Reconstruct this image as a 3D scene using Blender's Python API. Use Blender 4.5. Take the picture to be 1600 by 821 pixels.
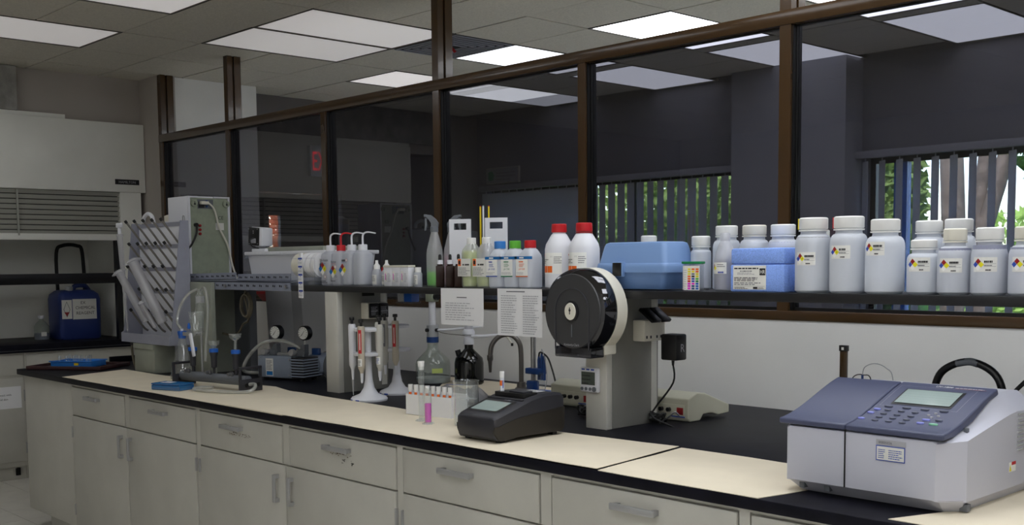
import bpy, bmesh, math, random
from mathutils import Matrix, Vector
for o in list(bpy.data.objects): bpy.data.objects.remove(o, do_unlink=True)
scene = bpy.context.scene
col = scene.collection
PI = math.pi
rnd = random.Random(7)

# ------------------------------------------------------------------ camera
# metres; X runs along the bench, Y towards the glazed partition, Z up
yaw, pitch, roll = math.radians(46.7207), math.radians(-4.6746), math.radians(-0.5513)
fwd = Vector((-math.sin(yaw), math.cos(yaw), 0)); rgt = Vector((math.cos(yaw), math.sin(yaw), 0)); upv = Vector((0, 0, 1))
f2 = fwd * math.cos(pitch) + upv * math.sin(pitch); u2 = upv * math.cos(pitch) - fwd * math.sin(pitch)
r3 = rgt * math.cos(roll) + u2 * math.sin(roll); u3 = u2 * math.cos(roll) - rgt * math.sin(roll)
cd = bpy.data.cameras.new('camera'); cam = bpy.data.objects.new('camera', cd); col.objects.link(cam)
cam.matrix_world = Matrix(((r3.x, u3.x, -f2.x, 0), (r3.y, u3.y, -f2.y, 0), (r3.z, u3.z, -f2.z, 1.498), (0, 0, 0, 1)))
cd.sensor_fit = 'HORIZONTAL'; cd.sensor_width = 36.0; cd.lens = 1721.13 / 1600 * 36
cd.shift_x = (800 - 796.48) / 1600; cd.shift_y = (551.36 - 410.5) / 1600
cd.clip_start = 0.05; cd.clip_end = 200
scene.camera = cam

# ------------------------------------------------------------------ sky, sun, exposure
world = bpy.data.worlds.new('world'); scene.world = world; world.use_nodes = True
wn = world.node_tree.nodes; wl = world.node_tree.links
bg = wn['Background']; sky = wn.new('ShaderNodeTexSky'); sky.sky_type = 'NISHITA'
sky.sun_disc = False; sky.sun_elevation = math.radians(48); sky.sun_rotation = math.radians(200)
wl.new(sky.outputs[0], bg.inputs[0]); bg.inputs[1].default_value = 2.2
sd = bpy.data.lights.new('sun', 'SUN'); sd.energy = 24.0; sd.angle = math.radians(1.5); sd.color = (1, .95, .86)
sun = bpy.data.objects.new('sun', sd); col.objects.link(sun)
sun.rotation_euler = (math.radians(42), 0, math.radians(25))
sun.location = (0, 20, 20)
vs = scene.view_settings
vs.view_transform = 'Standard'; vs.look = 'None'; vs.gamma = 1.0; vs.use_curve_mapping = False
vs.exposure = 0.0

# ------------------------------------------------------------------ helpers
def lin(r, g, b):
    f = lambda c: (c / 255) / 12.92 if c / 255 <= .04045 else ((c / 255 + .055) / 1.055) ** 2.4
    return (f(r), f(g), f(b))

M = {}
def mat(name, rgb, rough=.5, metal=0., noise=0., nscale=20., bump=0., bscale=200., spec=.5, emit=None, estr=0., trans=None, coat=0.):
    """plain procedural material: colour with a little mottling, optional fine bump"""
    m = bpy.data.materials.new(name); m.use_nodes = True
    nt = m.node_tree; b = nt.nodes['Principled BSDF']
    c = lin(*rgb)
    b.inputs['Base Color'].default_value = (*c, 1); b.inputs['Roughness'].default_value = rough
    b.inputs['Metallic'].default_value = metal; b.inputs['Specular IOR Level'].default_value = spec
    b.inputs['Coat Weight'].default_value = coat
    if noise or bump: tc = nt.nodes.new('ShaderNodeTexCoord')
    if noise:
        n = nt.nodes.new('ShaderNodeTexNoise'); n.inputs['Scale'].default_value = nscale; n.inputs['Detail'].default_value = 5
        r = nt.nodes.new('ShaderNodeValToRGB')
        r.color_ramp.elements[0].color = (*[x * (1 - noise) for x in c], 1); r.color_ramp.elements[1].color = (*[min(1, x * (1 + noise)) for x in c], 1)
        r.color_ramp.elements[0].position = .3; r.color_ramp.elements[1].position = .7
        nt.links.new(tc.outputs['Object'], n.inputs['Vector']); nt.links.new(n.outputs[0], r.inputs[0]); nt.links.new(r.outputs[0], b.inputs['Base Color'])
    if bump:
        n2 = nt.nodes.new('ShaderNodeTexNoise'); n2.inputs['Scale'].default_value = bscale; n2.inputs['Detail'].default_value = 3
        bp = nt.nodes.new('ShaderNodeBump'); bp.inputs['Strength'].default_value = bump; bp.inputs['Distance'].default_value = .002
        nt.links.new(tc.outputs['Object'], n2.inputs['Vector']); nt.links.new(n2.outputs[0], bp.inputs['Height']); nt.links.new(bp.outputs[0], b.inputs['Normal'])
    if emit is not None:
        b.inputs['Emission Color'].default_value = (*lin(*emit), 1); b.inputs['Emission Strength'].default_value = estr
    M[name] = m
    return m

def mixmat(name, parts):
    """weighted mix of simple shaders: list of (weight, node_type, colour, roughness)"""
    m = bpy.data.materials.new(name); m.use_nodes = True; nt = m.node_tree
    for n in list(nt.nodes):
        if n.type != 'OUTPUT_MATERIAL': nt.nodes.remove(n)
    out = [n for n in nt.nodes if n.type == 'OUTPUT_MATERIAL'][0]
    acc = None; wsum = 0
    for w, ty, c, ro in parts:
        s = nt.nodes.new(ty); s.inputs['Color'].default_value = (*c, 1)
        if ro is not None and 'Roughness' in s.inputs: s.inputs['Roughness'].default_value = ro
        wsum += w
        if acc is None: acc = s.outputs[0]
        else:
            mx = nt.nodes.new('ShaderNodeMixShader'); mx.inputs[0].default_value = w / wsum
            nt.links.new(acc, mx.inputs[1]); nt.links.new(s.outputs[0], mx.inputs[2]); acc = mx.outputs[0]
    nt.links.new(acc, out.inputs['Surface']); M[name] = m
    return m

def thinglass(name, tint, ior=1.45, rough=.02, gain=1., haze=0., hazecol=(.8, .85, .85)):
    """clear or tinted pane: see-through colour plus Fresnel mirror"""
    m = bpy.data.materials.new(name); m.use_nodes = True; nt = m.node_tree
    for n in list(nt.nodes):
        if n.type != 'OUTPUT_MATERIAL': nt.nodes.remove(n)
    out = [n for n in nt.nodes if n.type == 'OUTPUT_MATERIAL'][0]
    t = nt.nodes.new('ShaderNodeBsdfTransparent'); t.inputs[0].default_value = (*tint, 1)
    g = nt.nodes.new('ShaderNodeBsdfGlossy'); g.inputs['Roughness'].default_value = rough; g.inputs['Color'].default_value = (.95, .95, .95, 1)
    fr = nt.nodes.new('ShaderNodeFresnel'); fr.inputs[0].default_value = ior
    ge = nt.nodes.new('ShaderNodeNewGeometry'); mp = nt.nodes.new('ShaderNodeMapRange'); mp.inputs[3].default_value = ior; mp.inputs[4].default_value = 1 / ior
    nt.links.new(ge.outputs['Backfacing'], mp.inputs[0]); nt.links.new(mp.outputs[0], fr.inputs[0])   # both faces of a thin wall mirror alike
    mu = nt.nodes.new('ShaderNodeMath'); mu.operation = 'MULTIPLY'; mu.inputs[1].default_value = gain; mu.use_clamp = True
    mx = nt.nodes.new('ShaderNodeMixShader')
    nt.links.new(fr.outputs[0], mu.inputs[0]); nt.links.new(mu.outputs[0], mx.inputs[0])
    src = t.outputs[0]
    if haze:
        d = nt.nodes.new('ShaderNodeBsdfDiffuse'); d.inputs[0].default_value = (*hazecol, 1)
        m2 = nt.nodes.new('ShaderNodeMixShader'); m2.inputs[0].default_value = haze
        nt.links.new(t.outputs[0], m2.inputs[1]); nt.links.new(d.outputs[0], m2.inputs[2]); src = m2.outputs[0]
    nt.links.new(src, mx.inputs[1]); nt.links.new(g.outputs[0], mx.inputs[2]); nt.links.new(mx.outputs[0], out.inputs['Surface'])
    M[name] = m
    return m

class MB:
    """collects geometry, builds ONE mesh object"""
    def __init__(s): s.v = []; s.f = []; s.mi = []; s.cur = 0
    def m(s, i): s.cur = i; return s
    def add(s, vs_, fs):
        o = len(s.v); s.v += [tuple(p) for p in vs_]
        for f in fs: s.f.append(tuple(i + o for i in f)); s.mi.append(s.cur)
        return s
    def box(s, x0, x1, y0, y1, z0, z1, b=0., seg=2):
        x0, x1 = min(x0, x1), max(x0, x1); y0, y1 = min(y0, y1), max(y0, y1); z0, z1 = min(z0, z1), max(z0, z1)
        if b <= 0:
            return s.add([(x0, y0, z0), (x1, y0, z0), (x1, y1, z0), (x0, y1, z0), (x0, y0, z1), (x1, y0, z1), (x1, y1, z1), (x0, y1, z1)],
                         [(0, 3, 2, 1), (4, 5, 6, 7), (0, 1, 5, 4), (1, 2, 6, 5), (2, 3, 7, 6), (3, 0, 4, 7)])
        bm = bmesh.new(); bmesh.ops.create_cube(bm, size=1)
        for v in bm.verts: v.co = Vector(((x0 + x1) / 2 + v.co.x * (x1 - x0), (y0 + y1) / 2 + v.co.y * (y1 - y0), (z0 + z1) / 2 + v.co.z * (z1 - z0)))
        bmesh.ops.bevel(bm, geom=bm.edges[:] + bm.verts[:], offset=b, segments=seg, affect='EDGES', profile=.5)
        return s.take(bm)
    def take(s, bm):
        bm.verts.index_update()
        s.add([v.co[:] for v in bm.verts], [[v.index for v in f.verts] for f in bm.faces]); bm.free(); return s
    def lathe(s, prof, cx=0, cy=0, cz=0, n=24, sq=2., sx=1., sy=1., axis='z', cap=True, a0=0., a1=2 * PI):
        full = abs(a1 - a0 - 2 * PI) < 1e-6
        k = n if full else n + 1
        vs_ = []; fs = []
        for r, h in prof:
            for i in range(k):
                a = a0 + (a1 - a0) * i / n
                c, si = math.cos(a), math.sin(a)
                if sq != 2.:
                    d = (abs(c) ** sq + abs(si) ** sq) ** (-1 / sq); c, si = c * d, si * d
                p = (r * c * sx, r * si * sy, h)
                if axis == 'x': p = (p[2], p[0], p[1])
                elif axis == 'y': p = (p[0], p[2], p[1])
                vs_.append((p[0] + cx, p[1] + cy, p[2] + cz))
        for j in range(len(prof) - 1):
            for i in range(n):
                a = j * k + i; b = j * k + (i + 1) % k
                fs.append((a, b, b + k, a + k))
        if cap and full:
            fs.append(tuple(range(k - 1, -1, -1))); fs.append(tuple(range((len(prof) - 1) * k, len(prof) * k)))
        return s.add(vs_, fs)
    def cyl(s, cx, cy, z0, z1, r, r1=None, n=20, **k):
        return s.lathe([(r, z0), (r if r1 is None else r1, z1)], cx, cy, 0, n, **k)
    def rod(s, p, q, r, n=8, r1=None):
        return s.tube([p, q], r, n, spline=False, r1=r1)
    def tube(s, pts, r, n=8, spline=True, sub=5, r1=None, cap=True):
        P = [Vector(p) for p in pts]
        if spline and len(P) > 2:
            Q = []
            for i in range(len(P) - 1):
                a = P[max(i - 1, 0)]; b = P[i]; c = P[i + 1]; d = P[min(i + 2, len(P) - 1)]
                for t in range(sub):
                    t /= sub
                    Q.append(.5 * ((2 * b) + (c - a) * t + (2 * a - 5 * b + 4 * c - d) * t * t + (3 * b - a - 3 * c + d) * t ** 3))
            Q.append(P[-1]); P = Q
        nrm = None; vs_ = []; fs = []; L = len(P)
        for i, p in enumerate(P):
            t = (P[min(i + 1, L - 1)] - P[max(i - 1, 0)]).normalized()
            if nrm is None:
                nrm = t.cross(Vector((0, 0, 1)))
                if nrm.length < .05: nrm = t.cross(Vector((1, 0, 0)))
                nrm.normalize()
            else:
                nrm = (nrm - t * nrm.dot(t)); nrm.normalize()
            bn = t.cross(nrm)
            rr = r if r1 is None else r + (r1 - r) * i / (L - 1)
            for k in range(n):
                a = 2 * PI * k / n; vs_.append(p + nrm * math.cos(a) * rr + bn * math.sin(a) * rr)
        for i in range(L - 1):
            for k in range(n):
                a = i * n + k; b = i * n + (k + 1) % n; fs.append((a, b, b + n, a + n))
        if cap: fs.append(tuple(range(n - 1, -1, -1))); fs.append(tuple(range((L - 1) * n, L * n)))
        return s.add(vs_, fs)
    def prism(s, poly, axis, lo, hi):
        """extrude a 2-D outline along an axis: x -> (y,z), y -> (x,z), z -> (x,y)"""
        n = len(poly)
        mk = {'x': lambda a, b, c: (c, a, b), 'y': lambda a, b, c: (a, c, b), 'z': lambda a, b, c: (a, b, c)}[axis]
        vs_ = [mk(a, b, lo) for a, b in poly] + [mk(a, b, hi) for a, b in poly]
        fs = [tuple(range(n)), tuple(range(2 * n - 1, n - 1, -1))] + [(i, (i + 1) % n, (i + 1) % n + n, i + n) for i in range(n)]
        return s.add(vs_, fs)
    def loft(s, rings, cap=True):
        n = len(rings[0]); vs_ = [p for r in rings for p in r]; fs = []
        for j in range(len(rings) - 1):
            for i in range(n):
                a = j * n + i; b = j * n + (i + 1) % n; fs.append((a, b, b + n, a + n))
        if cap: fs.append(tuple(range(n - 1, -1, -1))); fs.append(tuple(range((len(rings) - 1) * n, len(rings) * n)))
        return s.add(vs_, fs)
    def rot(s, ax, ang, piv=(0, 0, 0), start=0):
        R = Matrix.Rotation(ang, 3, ax); pv = Vector(piv)
        for i in range(start, len(s.v)): s.v[i] = tuple(R @ (Vector(s.v[i]) - pv) + pv)
        return s
    def mark(s): return len(s.v)
    def build(s, name, mats, parent=None, loc=None, rz=0., smooth=40, recalc=True, bevel=0.):
        me = bpy.data.meshes.new(name)
        me.from_pydata(s.v, [], s.f)
        if not isinstance(mats, (list, tuple)): mats = [mats]
        for x in mats: me.materials.append(M[x] if isinstance(x, str) else x)
        for p, i in zip(me.polygons, s.mi): p.material_index = i
        if recalc:
            bm = bmesh.new(); bm.from_mesh(me); bmesh.ops.recalc_face_normals(bm, faces=bm.faces[:]); bm.to_mesh(me); bm.free()
        if smooth:
            for p in me.polygons: p.use_smooth = True
            me.set_sharp_from_angle(angle=math.radians(smooth))
        me.update()
        o = bpy.data.objects.new(name, me); col.objects.link(o)
        if parent is not None: o.parent = parent
        if loc is not None: o.location = loc
        o.rotation_euler.z = rz
        if bevel:
            md = o.modifiers.new('bevel', 'BEVEL'); md.width = bevel; md.segments = 2; md.limit_method = 'ANGLE'
        return o

def tag(o, label, cat, group=None):
    o['label'] = label; o['category'] = cat
    if group: o['group'] = group
    return o
def thing(name, label, cat, loc=(0, 0, 0), rz=0., group=None):
    o = bpy.data.objects.new(name, None); o.empty_display_size = .05; col.objects.link(o)
    o.location = loc; o.rotation_euler.z = rz
    return tag(o, label, cat, group)
def struct(o, label=None, cat=None):
    o['kind'] = 'structure'
    if label: o['label'] = label
    if cat: o['category'] = cat
    return o
def dup(root, loc, rz=None, label=None):
    r = root.copy(); col.objects.link(r); r.location = loc
    if rz is not None: r.rotation_euler.z = rz
    if label: r['label'] = label
    for ch in list(root.children):
        c = ch.copy(); col.objects.link(c); c.parent = r
        for g in ch.children:
            d = g.copy(); col.objects.link(d); d.parent = c
    return r

_tc = {}
def text_tris(s, h):
    """outline of a word as 2-D triangles, cap height h, left aligned at 0,0"""
    if s not in _tc:
        cu = bpy.data.curves.new('word', 'FONT'); cu.body = s; cu.size = 1; cu.resolution_u = 2
        o = bpy.data.objects.new('word', cu); col.objects.link(o)
        dg = bpy.context.evaluated_depsgraph_get(); me = o.evaluated_get(dg).to_mesh()
        V = [(v.co.x, v.co.y) for v in me.vertices]; F = [tuple(p.vertices) for p in me.polygons]
        o.evaluated_get(dg).to_mesh_clear(); bpy.data.objects.remove(o, do_unlink=True); bpy.data.curves.remove(cu)
        _tc[s] = (V, F)
    V, F = _tc[s]; k = h / .7
    return [(x * k, y * k) for x, y in V], F
class Decal:
    """flat print: shapes in label space (s right, t up), mapped onto a plane or a round wall"""
    def __init__(s): s.items = []; s.mats = []
    def _m(s, m):
        if m not in s.mats: s.mats.append(m)
        return s.mats.index(m)
    def rect(s, x0, y0, x1, y1, m, nx=1):
        V = []; F = []
        for i in range(nx + 1):
            x = x0 + (x1 - x0) * i / nx; V += [(x, y0), (x, y1)]
        for i in range(nx): F.append((2 * i, 2 * i + 2, 2 * i + 3, 2 * i + 1))
        s.items.append((V, F, s._m(m))); return s
    def poly(s, pts, m): s.items.append((list(pts), [tuple(range(len(pts)))], s._m(m))); return s
    def text(s, w, x, y, h, m, align='l', sx=1.):
        V, F = text_tris(w, h)
        if not V: return s
        wd = max(p[0] for p in V) * sx; ox = x if align == 'l' else x - wd / 2 if align == 'c' else x - wd
        s.items.append(([(p[0] * sx + ox, p[1] + y) for p in V], F, s._m(m))); return s
    def lines(s, x0, y0, x1, y1, n, m, seed=1, fill=.45):
        r = random.Random(seed); st = (y1 - y0) / n
        for i in range(n):
            y = y1 - st * (i + 1); x = x0; end = x1 - r.random() * .35 * (x1 - x0)
            while x < end:
                w = (x1 - x0) * (.05 + .12 * r.random()); s.rect(x, y, min(x + w, end), y + st * fill, m); x += w + (x1 - x0) * .025
        return s
    def diamond(s, cx, cy, r, ms, digits=None):
        h = r * .48; g = r * .5
        for (dx, dy), m in zip(((0, g), (-g, 0), (g, 0), (0, -g)), ms):
            s.poly([(cx + dx, cy + dy - h), (cx + dx + h, cy + dy), (cx + dx, cy + dy + h), (cx + dx - h, cy + dy)], m)
        if digits:
            for (dx, dy), w in zip(((0, g), (-g, 0), (g, 0)), digits):
                if w: s.text(w, cx + dx, cy + dy - h * .35, h * .7, 'ink', 'c')
        return s
    def build(s, name, fn, parent, off=.0004, lay=.00012):
        mb = MB()
        for k, (V, F, mi) in enumerate(s.items):
            mb.cur = mi; mb.add([fn(x, y, off + lay * min(k, 6 + k * .02)) for x, y in V], F)
        return mb.build(name, s.mats, parent, smooth=0, recalc=False)
def onplane(org, u, v, n):
    org, u, v, n = map(Vector, (org, u, v, n))
    return lambda x, y, o: tuple(org + u * x + v * y + n * o)
def front(x, y, z): return onplane((x, y, z), (1, 0, 0), (0, 0, 1), (0, -1, 0))      # faces -Y
def side(x, y, z): return onplane((x, y, z), (0, 1, 0), (0, 0, 1), (1, 0, 0))         # faces +X
def flat(x, y, z): return onplane((x, y, z), (1, 0, 0), (0, 1, 0), (0, 0, 1))         # lies face up
def wrap(r, z, a=-PI / 2, cx=0, cy=0):
    return lambda x, y, o: (cx + (r + o) * math.cos(a + x / r), cy + (r + o) * math.sin(a + x / r), z + y)

# ------------------------------------------------------------------ materials
mat('ceiling_tile', (205, 199, 186), .9, noise=.1, nscale=90, bump=.5, bscale=260)
mat('ceiling_bar', (84, 80, 74), .7)
mat('wall_white', (241, 240, 237), .75, noise=.03, nscale=3, bump=.12, bscale=120)
mat('wall_grey', (176, 169, 162), .85, noise=.03, nscale=2, bump=.15, bscale=150)
mat('spec_white', (198, 199, 211), .42)
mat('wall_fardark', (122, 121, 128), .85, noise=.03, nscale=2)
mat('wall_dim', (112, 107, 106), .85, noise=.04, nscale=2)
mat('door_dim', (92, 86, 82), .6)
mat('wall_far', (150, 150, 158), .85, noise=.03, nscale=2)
mat('concrete', (150, 148, 144), .9, noise=.3, nscale=9, bump=.6, bscale=40)
mat('floor_tile', (228, 224, 214), .35, noise=.06, nscale=6)
mat('floor_joint', (140, 135, 124), .7)
mat('bronze', (70, 50, 28), .2, spec=.5, noise=.12, nscale=4, coat=.15)
mat('gasket', (14, 13, 13), .4)
mat('epoxy_black', (18, 18, 27), .48, spec=.14, noise=.35, nscale=14, bump=.08, bscale=60)
mat('shelf_black', (24, 24, 27), .4, noise=.3, nscale=20)
mat('cab_paint', (196, 194, 185), .42, noise=.05, nscale=5)
mat('support_side_shade', (138, 137, 132), .5, noise=.08, nscale=6)  # support paint with the shade of the side faces put into the colour
mat('dispenser_face', (62, 62, 64), .35)
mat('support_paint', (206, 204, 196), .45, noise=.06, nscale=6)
mat('void', (16, 15, 14), .8)
mat('steel', (178, 178, 180), .28, 1.)
mat('steel_dull', (172, 172, 172), .4, .35, noise=.06)
mat('steel_dark', (74, 74, 76), .3, .9)
mat('kraft', (230, 219, 196), .85, noise=.04, nscale=7, bump=.25, bscale=14)
mat('kraft_edge', (196, 160, 96), .9)
mat('hood_white', (238, 238, 231), .5, noise=.04, nscale=3)
mat('louvre', (164, 164, 156), .5)
mat('plastic_white', (226, 227, 233), .4)
mat('plastic_cap', (236, 236, 234), .35)
mat('plastic_cream', (226, 222, 208), .5)
mat('plastic_black', (18, 18, 20), .35)
mat('rubber_black', (14, 14, 14), .6)
mat('plastic_dark', (46, 46, 52), .42, bump=.1, bscale=500)
mat('plastic_darkbrown', (40, 36, 30), .45, bump=.12, bscale=600)
mat('slate_blue', (74, 79, 106), .4, bump=.1, bscale=600)
mat('grey_blue', (150, 152, 166), .5, noise=.04)
mat('angle_steel', (150, 156, 174), .4, .3, noise=.1, nscale=12)
mat('grey_plastic', (172, 174, 176), .5)
mat('grey_plastic_dark', (104, 108, 114), .5)
mat('grey_pale', (228, 229, 234), .5)
mat('peg_grey', (118, 114, 108), .4)
mat('faucet_grey', (112, 108, 104), .32, .7)
mat('green_grey', (152, 160, 140), .55, noise=.08, nscale=30)
mat('plate_grey', (150, 154, 142), .5, noise=.1, nscale=10)
mat('red', (200, 30, 38), .4)
mat('red_dark', (150, 28, 30), .4)
mat('blue', (30, 96, 190), .4)
mat('blue_deep', (22, 62, 120), .4)
mat('blue_cap', (60, 130, 210), .4)
mat('green_cap', (96, 182, 56), .4)
mat('green_dark', (20, 130, 76), .4)
mat('yellow', (236, 218, 40), .45)
mat('yellow_tick', (232, 204, 20), .5)
mat('orange', (238, 110, 30), .5)
mat('toolbox_blue', (120, 152, 200), .42, bump=.15, bscale=500)
mat('toolbox_blue2', (104, 136, 186), .42, bump=.15, bscale=500)
mat('foam_blue', (134, 168, 246), .8, noise=.16, nscale=220, bump=.5, bscale=240)
mat('jerry_blue', (44, 60, 120), .4)
mat('tray_blue', (40, 120, 205), .35)
mat('tray_brown', (60, 34, 34), .5)
mat('case_blue', (30, 110, 190), .25)
mat('amber', (40, 22, 15), .28, spec=.3)
mat('bottle_black', (8, 9, 8), .06, spec=.6)
mat('paper', (238, 238, 240), .8)
mat('paper_label', (232, 231, 226), .7)
mat('ink', (22, 22, 26), .7)
mat('ink_grey', (120, 120, 126), .7)
mat('ink_light', (176, 176, 182), .7)
mat('ink_blue', (44, 76, 176), .7)
mat('ink_red', (190, 40, 44), .7)
mat('label_blue', (20, 110, 180), .6)
mat('label_yellow', (232, 222, 30), .6)
mat('label_white', (244, 244, 240), .6)
mat('purple', (228, 50, 208), .25)
mat('lcd', (150, 166, 162), .15)
mat('lcd_dark', (84, 92, 84), .2)
mat('key_blue', (150, 156, 230), .4)
mat('key_green', (150, 214, 180), .4)
mat('key_dark', (92, 96, 112), .4)
mat('rail_grey', (150, 150, 158), .6)
mat('bark', (110, 98, 88), .95, noise=.35, nscale=14, bump=1., bscale=30)
mat('window_blue', (60, 110, 190), .4)
mat('skin_hose', (100, 94, 78), .6)
mat('cream_device', (206, 204, 184), .5)
mat('liquid_green', (120, 235, 50), .3)
mat('liquid_yellowgreen', (206, 222, 130), .4)
mat('liquid_pink', (222, 170, 188), .4)
mat('liquid_grey', (150, 154, 176), .5)
mat('liquid_grey2', (186, 190, 196), .5)
mat('exit_red', (60, 0, 4), .5, emit=(255, 30, 50), estr=1.3)
T_ = 'ShaderNodeBsdfTransparent'; D_ = 'ShaderNodeBsdfDiffuse'; L_ = 'ShaderNodeBsdfTranslucent'; G_ = 'ShaderNodeBsdfGlossy'
mixmat('hdpe', [(.54, D_, (.86, .89, .95), None), (.26, L_, (.84, .88, .95), None), (.18, T_, (.9, .92, .95), None), (.05, G_, (.9, .9, .9), .25)])
mixmat('ldpe', [(.42, D_, (.76, .78, .83), None), (.26, L_, (.78, .80, .86), None), (.27, T_, (.9, .92, .96), None), (.05, G_, (.9, .9, .9), .22)])
mixmat('pp_clear', [(.24, D_, (.78, .78, .80), None), (.20, L_, (.8, .8, .82), None), (.50, T_, (.93, .93, .95), None), (.06, G_, (.9, .9, .9), .2)])
mixmat('pp_thin', [(.20, D_, (.82, .82, .84), None), (.18, L_, (.82, .82, .84), None), (.56, T_, (.95, .95, .96), None), (.06, G_, (.9, .9, .9), .15)])
mixmat('smoke', [(.16, D_, (.03, .03, .035), None), (.74, T_, (.22, .23, .27), None), (.10, G_, (.9, .9, .95), .06)])
mixmat('tube_clear', [(.4, D_, (.62, .63, .6), None), (.45, T_, (.9, .9, .88), None), (.15, G_, (.95, .95, .95), .1)])
mixmat('blue_clear', [(.5, D_, (.02, .20, .50), None), (.35, T_, (.1, .4, .8), None), (.15, G_, (.9, .9, .95), .08)])
thinglass('glass', (.92, .94, .93), 1.5, .01, 2.2, .09)
mixmat('vane', [(.55, D_, (.62, .62, .66), None), (.45, L_, (.55, .55, .6), None)])
thinglass('glass_jug', (.86, .90, .86), 1.5, .01, 1.4, .10, (.6, .66, .62))
thinglass('glass_tint', (.43, .43, .46), 1.5, .0, 1.1)
thinglass('glass_clear', (.92, .95, .95), 1.5, .0, 1.)
thinglass('acrylic', (.95, .96, .98), 1.45, .02, 1., .05)
def leafmat(name, a, b):
    m = mixmat(name, [(.6, D_, lin(*a), None), (.4, L_, lin(*b), None)]); return m
leafmat('leaf_green', (128, 150, 92), (170, 190, 100)); leafmat('leaf_dark', (60, 96, 50), (90, 130, 50)); leafmat('leaf_red', (236, 170, 140), (245, 180, 130)); leafmat('leaf_light', (170, 200, 110), (190, 215, 100))
def lampmat(name, k, c=(1, .95, .92)):
    m = bpy.data.materials.new(name); m.use_nodes = True; nt = m.node_tree; b = nt.nodes['Principled BSDF']
    b.inputs['Base Color'].default_value = (.8, .8, .8, 1); b.inputs['Emission Color'].default_value = (*c, 1); b.inputs['Emission Strength'].default_value = k
    b.inputs['Roughness'].default_value = .6; M[name] = m

# ================================================================== STRUCTURE
CZ = 2.886                       # ceiling
GX = lambda j: -5.172 - .6248 * j
GY = lambda i: 2.916 + .5077 * i
XL, XR, YB, YP, YF = -8.0, 3.2, -2.7, 3.74, 7.13

# floor with vinyl tiles
floor = struct(MB().box(-9.2, XR + .2, YB - .2, YF + .3, -.12, -.004).build('floor', 'floor_joint'), 'pale beige vinyl tile floor', 'floor')
mb0 = MB().box(-.151, .151, -.151, .151, -.004, 0)
ft = mb0.build('floor_tile', 'floor_tile', floor, smooth=0); first = True
for i in range(8):
    for j in range(9):
        o = ft if first else ft.copy()
        if not first: col.objects.link(o); o.parent = floor
        first = False
        o.location = (-8.05 + .305 * i, .95 + .305 * j, 0)
mbf = MB().box(-5.765, XR, YB, YF, -.004, 0).box(-8.2, -5.765, YB, .795, -.004, 0).box(-8.2, -5.765, 3.545, YF, -.004, 0).box(-9.2, -8.205, YB, YF, -.004, 0)
o = mbf.build('floor_covering', 'floor_tile', floor, smooth=0); o['kind'] = 'stuff'

# ceiling slab, grid bars, tiles and lamps
ceiling = struct(MB().box(-9.2, XR + .2, YB - .2, YF + .3, CZ + .02, CZ + .15).build('ceiling', 'ceiling_bar'), 'suspended ceiling of pale mineral tiles', 'ceiling')
lampspec = {}
def lamp_cells(j, i): return [(j, i), (j, i + 1)]
lamps = [  # (column j, row i, emission, label)
    (2, -2, .26, 'dim fluorescent ceiling panel over the fume hood aisle'),
    (0, -2, .32, 'dim fluorescent ceiling panel beside the one over the hood aisle'),
    (1, 1, .255, 'dim fluorescent ceiling panel of the joined pair, next to the short brown post'),
    (0, 1, .29, 'dim fluorescent ceiling panel of the joined pair, next to the air vent'),
    (2, 4, .5, 'fluorescent ceiling panel behind the partition, farthest from the vent'),
    (0, 4, 1.5, 'bright ceiling panel behind the partition touching the air vent'),
    (-2, 4, 4.5, 'bright white ceiling panel behind the partition between the two tall posts'),
    (-4, 4, 6.0, 'bright white ceiling panel behind the partition beside the tallest brown post')]
for jj, e in ((2, .7), (0, 1.4), (-2, 1.6), (-4, 1.7)):
    lamps.append((jj, 6.25, e, 'ceiling panel of the row by the far blinds, seen through tinted glass'))
# unseen lamps added over the aisles and behind the camera to light the room
for jj in (-2, -4, -6, -8, -10):
    lamps.append((jj, -2, {-2: 1.8, -4: 2.6, -6: 6.8, -8: 5.5}.get(jj, 4.0), 'added unseen fluorescent ceiling panel over the front aisle'))
for jj in (-6, -8, -10):
    lamps.append((jj, -6, 5.2, 'added unseen fluorescent ceiling panel over the rear aisle'))
    if jj < 0: lamps.append((jj, -10, 5.0, 'added unseen fluorescent ceiling panel near the rear wall'))
lamps.append((2, -4, 4.4, 'added unseen fluorescent ceiling panel over the aisle before the fume hood'))  # lamp added out of view to brighten the hood and left floor
for jj in (-5, -7, -9):
    lamps.append((jj, 1, 6.5, 'added unseen fluorescent ceiling panel over the bench end'))  # added above the view to brighten the low white wall
for jj in (-6, -8):
    lamps.append((jj, 4, 3.2, 'added unseen fluorescent ceiling panel beyond the far end of the partition'))  # far rows extended out of view, added to lift the ceiling there
    lamps.append((jj, 6.25, 2.6, 'added unseen fluorescent ceiling panel over the far window end'))
taken = set()
for j, i, e, lab in lamps:
    if i == int(i): taken.add((j, int(i))); taken.add((j, int(i) + 1))
vent_cell = [(0, 3)]
taken.update(vent_cell)
dm = {}
tint_ = {}
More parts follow.
